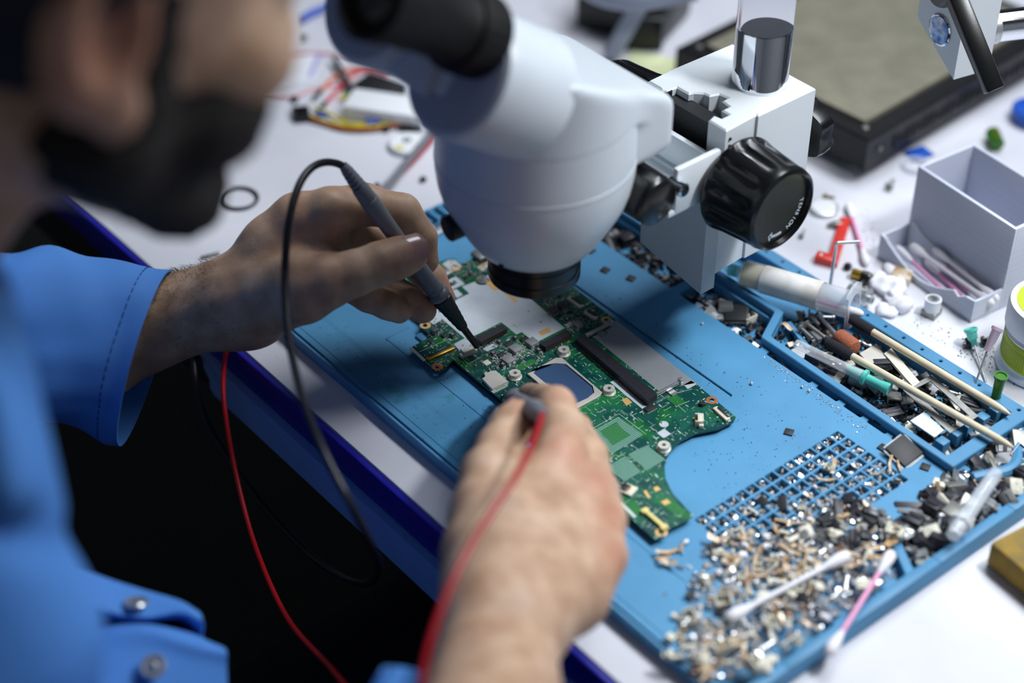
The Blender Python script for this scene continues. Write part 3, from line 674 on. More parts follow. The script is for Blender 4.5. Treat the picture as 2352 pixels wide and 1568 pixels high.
# radio shield can
MB().prism(pb([(1111, 855), (1117, 852), (1120, 855), (1128, 851), (1139, 850), (1167, 875), (1131, 893), (1107, 869), (1114, 864)], HB+2), HB+.1, HB+2.0, .2).build('shield_can', 'silver_can', board, label='bright square shield can')
cst = MB()
for i in range(9):
    f_ = i/8; p = at(1133+34*f_, 897-18*f_, HB); cst.box((p[0]-.2, p[1], HB+.4), (.5, .7, .8))
cst.build('castellations', 'tin', board, kind='stuff')
MB().box(at(1118, 833, HB+.4), (4, 4, .8), None, .1).build('light_chip', 'cream', board, label='small white sensor chip')
for px, py in ((1183, 856), (1295, 802), (1399, 891), (1525, 1021)):
    c = at(px, py, HB+3); s_ = MB().ring((c[0], c[1], HB), 4.1, 1.3, .5).ring((c[0], c[1], HB+.4), 3.3, 1.2, 2.7).build('standoff', 'silver_can', board, label='round metal standoff')
    MB().ring((c[0], c[1], HB+1.2), 1.3, 1.2, .3).cyl((c[0], c[1], HB+.3), (c[0], c[1], HB+.5), 1.25, n=14).build('thread_bore', 'black_matte', s_)
c = at(1108, 640, HB+1.5); MB().ring((c[0], c[1], HB), 4.6, 3.7, .06).build('screw_ring', 'pcb_light', board); MB().ring((c[0], c[1], HB), 3.6, 1.0, 1.4).ring((c[0], c[1], HB+1), 2.4, 1.0, 1.2).build('standoff', 'steel', board)
# flat cable sockets
def fpc(p, q, wdt, h, m, lever, name='flat_cable_socket'):
    p3, q3 = at(*p, HB+h), at(*q, HB+h); d_ = q3-p3; L = np.linalg.norm(d_); A_ = math.atan2(d_[1], d_[0]); R3 = rotz(A_); c_ = (p3+q3)/2; nrm = R3 @ np.array((0, 1, 0))
    o = MB().box((c_[0], c_[1], HB+h/2), (L, wdt, h), R3, .12).build(name, m, board)
    k_ = c_+nrm*wdt*.38; MB().box((k_[0], k_[1], HB+h*.75), (L*.82, wdt*.55, h*.62), R3, .1).build('lever', lever, o)
    g = MB()
    for i in range(18): e = c_+R3 @ np.array(((i-8.5)*L*.04, .12*wdt, 0)); g.box((e[0], e[1], HB+h+.02), (.22, wdt*.35, .06), R3)
    g.build('contact_row', 'gold', o, kind='stuff'); return o
fpc((1306, 682), (1336, 703), 3.2, 1.5, 'cream', 'connector'); fpc((1344, 714), (1369, 729), 3.0, 1.5, 'cream', 'connector'); fpc((1642, 934), (1673, 962), 3.0, 1.6, 'cream', 'connector')
fpc((981, 823), (1042, 796), 2.6, 1.5, 'gold', 'connector'); fpc((1436, 1132), (1453, 1114), 7, 1.6, 'cream', 'connector')
MB().box(at(959, 813, HB+.1), (15, 2.0, .12), rotz(-.06)).build('edge_label', 'silk', board, smooth=0)
# wire sockets
def jst(px, py, ang, L, m):
    c_ = at(px, py, HB+2); R3 = rotz(ang); o = MB()
    o.box((c_[0], c_[1], HB+.5), (L, 4.6, 1), R3, .1)
    for e, sz in (((0, 2, 2.2), (L, .7, 3.6)), ((-L/2+.4, 0, 2.2), (.8, 4.6, 3.6)), ((L/2-.4, 0, 2.2), (.8, 4.6, 3.6)), ((0, .6, 3.6), (L, 3, .6))):
        k_ = np.array((c_[0], c_[1], HB))+R3 @ np.array(e); o.box(k_, sz, R3, .12)
    for sg in (-1, 1): k_ = np.array((c_[0], c_[1], HB))+R3 @ np.array((sg*(L/2+.9), 1, 1.2)); o.box(k_, (1.6, 2.6, 2.4), R3, .2)
    o = o.build('wire_socket', m, board); g = MB()
    for i in range(4): k_ = np.array((c_[0], c_[1], HB))+R3 @ np.array(((i-1.5)*1.4, -1.2, 1.8)); g.box(k_, (.35, 3, .35), R3)
    g.build('contact_pins', 'gold', o)
jst(1074, 806, math.pi/2-.1+math.pi, 7.5, 'cream'); jst(1606, 964, 2.4-math.pi, 7.0, 'cream')
p3, q3 = at(1481, 1170, HB+2), at(1525, 1208, HB+2); d_ = q3-p3; R3 = rotz(math.atan2(d_[1], d_[0])); y_ = MB().box(((p3+q3)/2)-np.array((0, 0, .9)), (np.linalg.norm(d_), 2.6, 2.0), R3, .3)
for e in (p3, q3): y_.box(e-np.array((0, 0, .9)), (3, 4.4, 2.2), R3, .5)
y_.build('backlight_socket', 'yellow_nylon', board, label='long pale yellow socket')
MB().box(at(1613, 928, HB+.8), (3, 3, 1.6), None, .2).cyl(at(1613, 928, HB+1.5), at(1613, 928, HB+1.5)+np.array((0, 0, .6)), 1.0, n=14).build('button', 'chip', board)
c = at(1525, 974, HB); MB().cyl((c[0], c[1], HB), (c[0], c[1], HB+.1), 2.6).build('round_pad', 'pcb_white', board)
MB().box(at(1525, 995, HB+.1), (5.4, 5.4, .2), None).build('solder_pad', 'pcb_white', board)
pad('ball_grid', [(1356, 993), (1420, 958), (1476, 998), (1406, 1040)], 'bga', label='empty ball grid footprint'); pad('ball_grid_core', [(1377, 990), (1415, 970), (1448, 1000), (1407, 1022)], 'bga_core', .1)
pad('ball_grid', [(1443, 1043), (1486, 1022), (1528, 1055), (1486, 1081)], 'bga'); pad('ball_grid', [(1394, 1071), (1436, 1049), (1474, 1083), (1434, 1106)], 'bga')
for pts in ([(1512, 1150), (1536, 1140), (1577, 1175), (1556, 1186)], [(1437, 1160), (1455, 1148), (1480, 1172), (1462, 1185)], [(1466, 872+160), (1478, 1028), (1486, 1036), (1474, 1041)], [(1530, 915), (1552, 905), (1577, 925), (1556, 934)], [(1180, 842), (1222, 824), (1236, 832), (1196, 850)]):
    pad('green_copper_area', pts, 'pcb_light', .05)
pad('gold_pad', [(1518, 1152), (1532, 1146), (1541, 1154), (1527, 1160)], 'copper_pad', .08, HB+.04)
c = b2(1519, 1222); MB().ring((c[0], c[1], HB), 3.2, 1.7, .08).build('screw_ring', 'copper_pad', board)
pad('edge_label', [(1424, 1156), (1429, 1152), (1462, 1186), (1456, 1189)], 'silk')
# port shells on the far edge
for px, py, sx, sy in ((1018, 622, 9, 8), (1100, 583, 10, 6)):
    c = at(px, py, HB+3); o = MB().box((c[0], c[1], HB+1.6), (sx, sy, 3.2), None, .4).build('port_shell', 'steel_dull', board)
    MB().box((c[0]-sx/2-.02, c[1], HB+1.6), (.3, sy*.7, 1.6)).build('port_mouth', 'black_matte', o)
# ---------------------------------------------------------------- stereo microscope
mic = thing('microscope', 'white stereo microscope with black eyepiece and focus knobs over the motherboard', 'microscope', (40, -18, 86))
AX = np.array((40.5, -17.5)); ZB = 86.0
ob = MB().lathe([(19, -4), (23.5, -4), (25.6, -2.4), (25.6, 3), (25.0, 3.3), (25.0, 6), (25.7, 6.3), (25.7, 11), (25.2, 11.3), (25.2, 15), (26, 36)], (*AX, ZB), n=64).build('objective', 'black_plastic', mic, label='black objective lens barrel')
MB().lathe([(0.1, -4.6), (12, -4.3), (19, -3.4), (19, -2.5)], (*AX, ZB), n=40).build('front_lens', 'glass_dark', ob)
# lower collar and pod
MB().lathe([(26, 17.5), (29.5, 18), (33, 21), (37, 26.5), (40.5, 32.5), (44, 39), (47, 45)], (*AX, ZB), n=72).build('pod_collar', 'white_plastic', mic)
MB().lathe([(47, 45), (49.8, 51), (52, 59), (53.2, 69), (53.2, 84), (53, 102)], (*AX, ZB), n=80).build('pod_ring', 'white_plastic', mic)
sd = -RT*.75-FW*.55; sd[2] = -.1; sd /= np.linalg.norm(sd); pc = J(1047, 518, 946); tp = MB(); tp.cyl(pc-sd*14, pc, 4).cyl(pc-sd*3, pc+sd*6, 7.2, bev=1.0, n=28); tp.build('thumb_screw', 'black_matte', mic)
d2 = np.array((.35, -.94, 0)); d2 /= np.linalg.norm(d2)
h_ = MB(); pc2 = np.array((*AX, ZB+24)); h_.cyl(pc2+d2*33.5, pc2+d2*36.0, 1.5, n=14); h_.build('screw_hole', 'black_matte', mic)
# head: pod, sloping prism box (implicit surface for the soft cast edges)
EA = np.array((0, -.82, .57)); EA /= np.linalg.norm(EA)
TUB = np.array((36.0, -84.0, 246.0))
def head_f(P):
    x, y, z = P[..., 0], P[..., 1], P[..., 2]
    pod = np.maximum(np.sqrt((x-AX[0])**2+(y-AX[1])**2)-53, np.maximum(ZB+100-z, z-232))
    roof = (z-(190.5+(45-y)*.50))*.894
    bx = smax(np.abs(x-36)-44, smax(smax(y-46, -34-y, 6), smax(152-z+np.maximum(0, 0), roof, 5), 7), 6)
    lowcut = smax(bx, ((157-z)-(y-46)*-.10), 5)
    d = smin(pod, lowcut, 9)
    return smax(smax(d, roof, 6), (EA[1]*(y+70)+EA[2]*(z-215))*1.0-6, 5)
Vh, Qh = nets(head_f, (-20, -95, 150), (96, 60, 262), 1.7)
np_mesh('head_housing', Vh, Qh, 'white_plastic', mic, BASE[mic.name], relax=2)
MB().lathe([(53.1, 74), (53.5, 74.4), (53.5, 75.4), (53.1, 75.8)], (*AX, ZB), n=80, caps=False).build('seam_ring', 'slab_grey', mic)
# eye tubes
cR = J(1050, 160, 846); cL = J(852, -8, 866)
for nm, c, L in (('right', cR, 50), ('left', cL, 54)):
    t = MB().lathe([(33.2, -L), (33.6, -3), (32.4, -.8), (30, 0)], c, EA, n=72).build('eyetube_housing', 'white_plastic', mic)
    MB().lathe([(30.2, -.4), (30.2, .15), (29.6, .3)], c, EA, n=72).build('tube_face', 'grey_and_tube_shade', t, label='front face of the tube with shade painted in grey')  # shade on this white face is put into the grey colour
    up_ = np.array((0, .57, .82)); ec = c+up_*19+np.array((4.5 if nm == 'right' else -2, 0, 0))
    rib = lambda i, j: 1.0-(.035 if (i % 3 == 0 and 2 <= j <= 3) else 0)
    e = MB().lathe([(19.5, -1), (20.5, 1), (20.8, 4), (20.8, 16), (20.2, 18), (18.2, 19), (17.6, 21), (17.4, 44), (18.4, 46), (19, 58), (20.5, 66), (21, 74), (19.5, 75), (16, 70)], ec, EA, n=72, ribs=rib).build('eyepiece', 'black_rubber', mic, label='black rubber eyepiece')
    MB().lathe([(15.8, 69), (8, 70.5), (.1, 71)], ec, EA, n=40).build('eye_lens', 'glass_dark', e)
mc = (cR+cL)/2; Fm = np.stack((np.array((1., 0, 0)), EA, np.cross((1., 0, 0), EA)), 1)
MB().box(mc-EA*16-np.array((0, .57, .82))*6, (40, 26, 36), Fm, 2).build('tube_bridge', 'slab_grey', mic)
MB().box(mc-EA*30, (70, 46, 52), Fm, 8).build('prism_cover', 'white_plastic', mic)
# zoom knob
def knob_ribs(k, depth=.05): return lambda i, j: 1-(depth if (i % k) < k/3 and 1 < j < 5 else 0)
zk = MB().lathe([(12, 0), (13.6, .8), (14.4, 3), (14.4, 10), (14.4, 20), (14.2, 30), (13.4, 34), (11.5, 35.6), (.1, 35.8)], (58.5, 23, 139), (1, 0, 0), n=96, ribs=knob_ribs(12)).build('zoom_knob', 'black_gloss', mic)
MB().cyl((76, 47, 133), (88, 48, 133), 4.2, bev=1.0, n=24).build('clamp_screw', 'chrome', mic)
# bracket between pod ring and focus block (open trough)
br = MB().box((48, 64, 113.5), (63, 38, 4), None, 1).box((78, 66, 127), (4, 33, 29), None, 1.2).box((18.5, 66, 127), (4, 33, 29), None, 1.2).box((48, 80, 124), (62, 4, 24), None, 1).box((48, 48, 122), (56, 6, 20), None, 1)
br.build('mount_bracket', 'white_block', mic)
# rack plate, focus block with dovetail notch, post
rk = MB(); pl = [(28, 54.5), (72, 47.3), (80, 46), (80, 118), (28, 118)]
rk.add([(x, 75, z) for x, z in pl]+[(x, 85.6, z) for x, z in pl], [tuple(range(5)), tuple(range(5, 10))[::-1]]+[(i, 5+i, 5+(i+1) % 5, (i+1) % 5) for i in range(5)])
rk.build('rack_plate', 'slab_grey', mic, smooth=20)
ZT = 152.6
plan = [(80, 84.6), (78.6, 109.3), (80, 109.6), (80, 155.3), (14, 155.3), (13, 109), (14, 88), (24, 88), (27, 86.5), (29.5, 88.5), (29.5, 96), (39, 96), (40, 99), (44, 103), (48, 103.4), (50, 109), (56, 110), (56, 105), (63, 104), (63, 98), (69, 98), (69, 92), (64, 91), (66, 85)]
plate('focus_block', plan, [circle((54, 137), 16.6, 40)], 55, ZT, 'white_block', mic, bevel=.9, smooth=25)
MB().box((46, 93, 128), (36, 10, 40)).build('dovetail_slide', 'black_matte', mic)
MB().cyl((28.3, 90, 112), (28.3, 90, ZT-.6), 2.6, n=16).build('guide_rod', 'black_plastic', mic)
for z in (146, 141.5): MB().cyl((79.6, 88.2, z), (80.6, 88.2, z), .9, n=12).build('set_screw', 'black_matte', mic)
post = MB().lathe([(16, 60-128), (16, 60-.8), (15.4, 60)], (54, 137, 128), n=64).build('post', 'chrome', mic, label='polished chrome post with a flat milled near its top')
dv = np.array((.88, -.47)); dp = []
for i in range(48):
    t = 2*math.pi*i/48; p = np.array((15.9*math.cos(t), 15.9*math.sin(t))); k_ = p @ dv
    if k_ > 3.5: p = p-dv*(k_-3.5)
    dp.append((54+p[0], 137+p[1]))
MB().prism(dp, 187, 520).build('post_flat', 'chrome', post)
MB().ring((54, 137, ZT-.1), 17.6, 16.1, .3).build('post_collar', 'slab_grey', mic)
# coarse focus knobs
from_x = lambda px, py, X: CAM+(J(px, py, 1)-CAM)*((X-CAM[0])/(J(px, py, 1)-CAM)[0])
kc = from_x(1792, 480, 117.2); ky, kz = kc[1], kc[2]
def big_ribs(i, j): return 1-(.055*(math.sin(i/96*2*math.pi*12) > .35) if 3 <= j <= 5 else 0)
prof = [(20, 0), (27.5, .6), (28.4, 2.5), (28.0, 5), (27.2, 9), (25.6, 26), (25.0, 31), (25.2, 33), (24.6, 36.2), (22.6, 37.6), (22, 37.2), (21.4, 34.5), (.1, 34.4)]
bk = MB().lathe(prof, (82.5, ky, kz), (1, 0, 0), n=96, ribs=big_ribs).build('focus_knob', 'black_gloss', mic, label='large ribbed black focus knob lettered TENSION')
xf = 82.5+34.6
for i, ch in enumerate('TENSION'):          # arc lettering
    a = math.radians(-4-i*9.5); er = np.array((0, math.cos(a), math.sin(a)))*17.0; yv = -er/17.0; xv = np.array((0, -math.sin(a), math.cos(a)))*-1
    text('lettering', ch, 4.0, 'text_white', T4((xf, ky+er[1], kz+er[2]), xv*1, -yv if False else er/17.0), bk, .15)
ar = MB()
for i in range(10):
    a = math.radians(-82-i*3.2); p = np.array((xf, ky+17*math.cos(a), kz+17*math.sin(a))); ar.box(p, (.2, 1.2, 1.5), eul(a+math.pi/2, 0, 0))
a = math.radians(-116); p0 = np.array((xf, ky+17*math.cos(a), kz+17*math.sin(a))); a2 = math.radians(-108)
ar.add([(xf+.1, ky+20*math.cos(a2), kz+20*math.sin(a2)), (xf+.1, ky+14*math.cos(a2), kz+14*math.sin(a2)), p0+np.array((.1, 0, 0))], [(0, 1, 2)])
ar.build('arrow_mark', 'text_white', bk, smooth=0)
MB().lathe([(22, 0), (27.5, .6), (28, 5), (27.2, 9), (25.6, 26), (25.2, 33), (24, 36), (.1, 36.5)], (11.5, 93, 122), (-1, 0, 0), n=96, ribs=lambda i, j: 1-(.05*(math.sin(i/96*2*math.pi*14) > .2) if 1 <= j <= 4 else 0)).build('focus_knob', 'black_gloss', mic)
MB().lathe([(7, -4), (8, 0), (19, 1.5), (19.5, 6), (18.5, 12), (15, 14), (.1, 14)], (66, 160, 116), (0, 1, 0), n=60, ribs=lambda i, j: 1-.13*(.5+.5*math.cos(i/60*2*math.pi*6)) if j > 1 else 1).build('post_clamp_knob', 'black_gloss', mic, label='black lobed clamp knob')
# ---------------------------------------------------------------- boom clamp, hot plate
cl0 = J(2190, 183, 1050)
hd = -FW.copy(); hd[2] = 0; hd /= np.linalg.norm(hd)          # horizontal, towards the person holding the camera side
Rm = rotz(math.atan2(.45*-hd[1]+.89*RT[1], .45*-hd[0]+.89*RT[0]))
clamp = thing('boom_clamp', 'white clamp block with round chrome badge, black lever and chrome boom bar', 'clamp', cl0)
def L2W(p): return cl0+Rm @ np.array(p, float)
pp = [(0, 0), (0, 120), (-.01, 120), (0, 0)]
pent = [(0, 0), (40, 22), (40, 110), (0, 110)]                # outline of the left face (depth, height)
v = [L2W((0, d, z)) for d, z in pent]+[L2W((26, d, z)) for d, z in pent]
MB().add(v, [(3, 2, 1, 0), (4, 5, 6, 7)]+[(i, (i+1) % 4, 4+(i+1) % 4, 4+i) for i in range(4)]).build('clamp_body', 'white_block', clamp, smooth=20)
bn = Rm @ np.array((-1., 0, 0)); bc_ = from_l = J(2160, 68, 1); t_ = ((cl0-CAM) @ bn)/((bc_-CAM) @ bn); bc_ = CAM+(bc_-CAM)*t_
bd = MB().lathe([(9.6, -.3), (9.8, .6), (8.9, 1.0), (8.6, .8), (.1, 1.2)], bc_, bn, n=40).build('badge', 'chrome', clamp, label='round chrome badge with worn print')
MB().lathe([(8.3, 1.0), (.1, 1.35)], bc_, bn, n=40, caps=False).build('badge_print', 'badge', bd)
l0, l1 = J(2188, -25, 1012), J(2283, 208, 1015); ld = l1-l0; Fl = frame(ld, np.cross(ld, FW))
MB().box((l0+l1)/2, (10, 11, np.linalg.norm(ld)), Fl, 1.6).build('clamp_lever', 'black_plastic', clamp, label='black clamp lever')
MB().cyl(l0+FW*22-ld*.02, l0-FW*6-ld*.02, 8, bev=1, n=24).build('lever_hub', 'black_plastic', clamp)
a_, b_ = J(2270, 62, 1062), J(2620, 20, 1075)
MB().cyl(a_, b_, 9.5, n=40).build('boom_bar', 'chrome', clamp, label='chrome boom bar'); MB().cyl(a_-(b_-a_)*.02, a_+(b_-a_)*.05, 10.5, bev=.6, n=40).build('bar_collar', 'steel', clamp)
# hot plate
hpz = 29.0
A_, B_, C_ = at(1994, 330, hpz), at(1552, 111, hpz), at(2352, 118, hpz)
ex = (B_-A_)[:2]; ex = ex/np.linalg.norm(ex); ey = np.array((ex[1], -ex[0])); 
if ey @ (C_-A_)[:2] < 0: ey = -ey
LX, LY = np.linalg.norm((B_-A_)[:2]), 235.0
hp = thing('hot_plate', 'black preheating plate with olive top standing behind the microscope post', 'hot plate', (*A_[:2], 0))
hq = lambda a, b: A_[:2]+ex*a+ey*b
MB().prism([hq(0, 0), hq(LX, 0), hq(LX, LY), hq(0, LY)], 7, hpz, .5).build('hotplate_body', 'hotplate', hp, smooth=20)
MB().prism([hq(2, 2), hq(LX-2, 2), hq(LX-2, LY-2), hq(2, LY-2)], hpz, hpz+1.2, .6).build('top_frame', 'hotplate', hp, smooth=20)
MB().prism([hq(15, 15), hq(LX-15, 15), hq(LX-15, LY-15), hq(15, LY-15)], hpz+1.2, hpz+4.2, .3).build('heating_plate', 'olive', hp, label='olive grey heating surface', smooth=20)
for a, b in ((12, 12), (LX-12, 12), (LX-12, LY-12), (12, LY-12), (LX*.5, 8)):
    p = hq(a, b); MB().cyl((*p, hpz+1), (*p, hpz+2.6), 2.4, bev=.5, n=18).build('corner_screw', 'steel_dull', hp)
for a, b in ((14, 14), (LX-14, 14), (LX-14, LY-14), (14, LY-14)):
    p = hq(a, b); MB().cyl((*p, 0.2), (*p, 7.2), 7, 6, n=20).build('foot', 'cream', hp)
for b in range(14, 180, 7):
    p = hq(-.4, b+18); MB().box((*p, 17.5), (1.0, 3.6, 9 if b % 3 else 6), rotz(math.atan2(ex[1], ex[0]))).build('vent_slot', 'black_matte', hp)
for a in (30, 90):
    p = hq(a, -.4); MB().cyl((*p, 18), (*(p-ey*.8), 18), 1.8, n=14).build('side_screw', 'steel_dull', hp)
p = hq(-.4, 14); MB().cyl((*p, 19), (*(p-ex*.8), 19), 1.8, n=14).build('side_screw', 'steel_dull', hp)
# pale lamp arm with its black base behind the microscope
la = thing('lamp_arm', 'slanted pale grey arm on black base, partly hidden behind the microscope', 'lamp', (*at(1455, 110, 0)[:2], 0))
a_, b_ = J(1400, 130, 1330), J(1545, -120, 1300)
MB().box((a_+b_)/2, (15, 12, np.linalg.norm(b_-a_)), frame(b_-a_, RT), 2).build('arm', 'grey_and_tube_shade', la)
p = at(1380, 60, 0); q = at(1490, 110, 0)
dd = math.atan2((q-p)[1], (q-p)[0])
MB().box(((p+q)/2)+np.array((-14, 22, 21)), (72, 62, 41.6), rotz(dd+.3), 5).build('lamp_base', 'black_plastic', la)
MB().box(((p+q)/2)+np.array((16, 4, 14)), (30, 26, 28), rotz(dd+.7), 3).build('lamp_base_block', 'black_plastic', la)
p = at(1385, -14, 60); MB().tube(crv([p+np.array((-30, -8, 8)), p, p+np.array((26, 14, 2)), p+np.array((50, 44, 10))]), 9, 14).build('lamp_hose', 'grey_and_tube_shade', la)
p = at(1520, 168, 0); tag(MB().box(p+np.array((0, 0, .3)), (60, 46, .5), rotz(.5)).build('note_sheet', 'lime_note', base=p), 'pale yellow-green paper note showing beside the far focus knob', 'note')
# ---------------------------------------------------------------- printed swab box
O2 = np.array((81.2, 234.2, 0.)); bx_ = np.array((82., -8.4, 0)); bx_ /= np.linalg.norm(bx_); by_ = np.array((-bx_[1], bx_[0], 0)); bz_ = np.array((0, 0, 1.))
L3 = lambda a, b, c: O2+bx_*a+by_*b+bz_*c
FB = np.stack((bx_, by_, bz_), 1)
pbx = thing('swab_box', 'lavender-white ribbed printed box, tall bin behind a low scooped swab tray', 'box', O2)
lb = lambda mb, a0, a1, b0, b1, c0, c1, bev=.3: mb.box(L3((a0+a1)/2, (b0+b1)/2, (c0+c1)/2), (a1-a0, b1-b0, c1-c0), FB, bev)
m_ = MB(); lb(m_, 0, 82.4, 24, 72, .2, 3); lb(m_, 0, 82.4, 24, 26.2, 3, 60); lb(m_, 0, 82.4, 69.8, 72, 3, 60); lb(m_, 0, 2.2, 26.2, 69.8, 3, 60); lb(m_, 80.2, 82.4, 26.2, 69.8, 3, 60)
m_.build('tall_bin', 'print_pla', pbx)
m_ = MB(); lb(m_, 0, 82.4, 0, 24, .2, 2); lb(m_, 0, 1.8, 1.8, 24, 2, 17.5); lb(m_, 80.6, 82.4, 1.8, 24, 2, 16)
top = [(0, 17.8), (4, 17), (8, 14.2)]+[(8+59*t, 14.2-9.5*math.sin(math.pi*min(1, t*1.03)) if t < 1 else 10) for t in np.linspace(.08, .97, 14)]+[(69, 11.8), (75, 15.6), (82.4, 16.4)]
out = [(82.4, .2), (0, .2)]
ol = top+out; v = [L3(a, 0, c) for a, c in ol]+[L3(a, 1.8, c) for a, c in ol]; k = len(ol)
m_.add(v, [tuple(range(k)), tuple(range(k, 2*k))[::-1]]+[(i, k+i, k+(i+1) % k, (i+1) % k) for i in range(k)])
m_.build('front_tray', 'print_pla', pbx, smooth=20)
wv_ = [(2, 2), (2, 20), (6, 21), (12, 17), (30, 12.2), (36, 12.6), (43, 14.6), (50, 13.6), (57, 8), (66, 5), (66, 2)]  # lip of the same print, its lit tone put in by a paler white
v = [L3(a, 23.2, c) for a, c in wv_]+[L3(a, 24, c) for a, c in wv_]; k = len(wv_)
MB().add(v, [tuple(range(k)), tuple(range(k, 2*k))[::-1]]+[(i, k+i, k+(i+1) % k, (i+1) % k) for i in range(k)]).build('lit_painted_lip', 'jar_white', pbx, label='wave-edged lip inside the tray, painted paler to look lit', smooth=20)
# ---------------------------------------------------------------- cotton swabs
def swab(a, b, stick, label, group, r=1.25, tips=True, hr=2.5):
    a, b = np.array(a, float), np.array(b, float); d = (b-a)/np.linalg.norm(b-a)
    t = thing('cotton_swab', label, 'cotton swab', (a+b)/2, group=group)
    MB().cyl(a+d*2, b-d*2, r, n=14).build('stick', stick, t)
    for p, s in ((a, 1), (b, -1)):
        MB().lathe([(.2, -1.2), (hr*.55, -.6), (hr*.9, 1.2), (hr, 4), (hr*.92, 8), (r*1.25, 13), (r*1.05, 15)], p, d*s, n=16).build('cotton_tip', 'cotton', t)
    return t
G = 'cotton swabs lying in the printed tray'
swab(L3(8, 8, 9), L3(70, 3.5, 3.4), 'pink_stick', 'pink swab with the lowest head, along the scooped front edge of the printed tray', G)
swab(L3(14, 14, 11.5), L3(84, 14.5, 10), 'white_stick', 'white swab with the fattest cotton head lying on top in the printed tray', G, hr=3.1)
swab(L3(26, 21, 9.5), L3(80, 12, 6.5), 'pink_stick', 'deep pink swab buried under the white swabs in the printed tray', G)
swab(L3(27, 20.5, 14), L3(84, 18, 12), 'white_stick', 'white swab leaning nearest the wall of the tall bin', G, hr=2.8)
swab(L3(25, 17.5, 5.2), L3(79, 7.5, 4.6), 'pink_stick', 'dark pink dusty swab lowest in the middle of the printed tray', G)
p, q = at(1948, 470, 2.6), at(1990, 605, 2.6); swab(p, q, 'pink_stick', 'pale pink swab on the white bench across the red plastic part', 'loose cotton swabs', r=1.3, hr=2.7)
swab(at(1945, 1275, 19), at(1672, 1420, 15), 'white_stick', 'long white swab lying across the scrap heap near the mat corner', 'loose cotton swabs', r=1.5, hr=3.4)
swab(at(2048, 1270, 19), at(1903, 1500, 12.5), 'pink_stick', 'lilac-pink swab leaning over the near rim of the blue mat', 'loose cotton swabs', r=1.4, hr=3.2)
SWAB_IN_SYRINGE = ('pink_stick', 'pink swab showing inside the clear end of the syringe', 'loose cotton swabs')
# ---------------------------------------------------------------- jar at the right edge
jc = np.array((215.5, 227.5, 0))
jar = thing('solder_paste_jar', 'round white jar with lime yellow label and lid disc at right edge', 'jar', jc)
MB().lathe([(26.5, .2), (27.6, 1.2), (27.6, 4), (26, 5.4), (25.4, 6.4), (25.4, 25), (26, 26), (22, 29), (22, 31)], jc, n=72).build('jar_body', 'jar_white', jar)
MB().lathe([(25.5, 7), (25.65, 7.2), (25.65, 24), (25.5, 24.2)], jc, n=72, caps=False).build('jar_label', 'lime', jar, label='lime yellow wrap label with fine print')
ln_ = MB()
for i in range(12):
    z = 8.6+i*1.05
    for k in range(26):
        a = math.radians(175+k*4.0); ln_.box(jc+np.array((25.68*math.cos(a), 25.68*math.sin(a), z)), (.06, 1.45, .22), rotz(a))
ln_.build('fine_print', 'text_grey', jar, kind='stuff', smooth=0)
MB().box(jc+np.array((25.68*math.cos(3.0), 25.68*math.sin(3.0), 15.5)), (.08, .5, 17), rotz(3.0)).build('label_seam', 'text_grey', jar)
MB().lathe([(26.4, 29), (26.8, 29.6), (26.8, 43), (26.0, 45.4), (24.6, 46.2), (23.4, 46.2), (23, 45.7), (.1, 45.7)], jc, n=180, ribs=lambda i, j: 1-(.008 if i % 2 and j in (1, 2) else 0)).build('lid', 'jar_white', jar)
MB().cyl(jc+np.array((0, 0, 45.7)), jc+np.array((0, 0, 46.0)), 22.4, n=64).build('lid_label', 'lime', jar, label='lime disc on the lid')
# ---------------------------------------------------------------- syringe of flux
sa, sb = at(1706, 627, 21), at(1956, 700, 25.5); sd_ = (sb-sa)/np.linalg.norm(sb-sa); SL = np.linalg.norm(sb-sa)
syr = thing('flux_syringe', 'clear syringe of amber flux with worn paper label resting across tool tray', 'syringe', sa)
R_ = 8.6
MB().lathe([(R_-1.2, 0), (R_, 1.5), (R_, SL), (R_-.9, SL), (R_-.9, 3)], sa, sd_, n=48, caps=False).build('barrel', 'frost', syr)
MB().lathe([(2.2, -12), (2.8, -10), (3.2, -4), (5.5, -1), (R_-1, .2), (R_-1, 1)], sa, sd_, n=32).build('luer_tip', 'frost', syr)
MB().lathe([(3.8, -9), (3.8, -3)], sa, sd_, n=20, caps=False).build('luer_collar', 'teal', syr)
MB().lathe([(.5, .5), (R_-1.2, 1.5), (R_-1.2, SL*.4), (.5, SL*.4+1)], sa, sd_, n=40).build('flux_gel', 'flux', syr, label='amber flux gel')
MB().lathe([(R_+.12, SL*.2), (R_+.16, SL*.2+.1), (R_+.16, SL*.73), (R_+.12, SL*.73)], sa, sd_, n=48, caps=False).build('paper_label', 'paper_label', syr, label='worn off-white paper label')
swab(sb+sd_*7-np.array((0, 0, 4.2)), sb-sd_*36-np.array((0, 0, 4.6)), *SWAB_IN_SYRINGE, r=1.1, hr=2.6)
Fs = frame(sd_, (0, 0, 1))
flp = []
for i in range(32):
    t = 2*math.pi*i/32; flp.append((14.5*math.cos(t) if abs(math.cos(t)) < .97 else 14.5*math.copysign(.97, math.cos(t)), min(9.8, max(-9.8, 14.5*math.sin(t)))))
ir = [((R_-.9)*math.cos(2*math.pi*i/32), (R_-.9)*math.sin(2*math.pi*i/32)) for i in range(32)]
v = []
for off in (SL, SL+1.8):
    for ring in (flp, ir): v += [sa+Fs @ np.array((y, x, off)) for x, y in ring]
f = []
for i in range(32):
    k = (i+1) % 32; f += [(i, k, 32+k, 32+i), (64+k, 64+i, 96+i, 96+k), (k, i, 64+i, 64+k), (32+i, 32+k, 96+k, 96+i)]
MB().add(v, f).build('finger_flange', 'clear', syr, label='clear plastic finger flange')
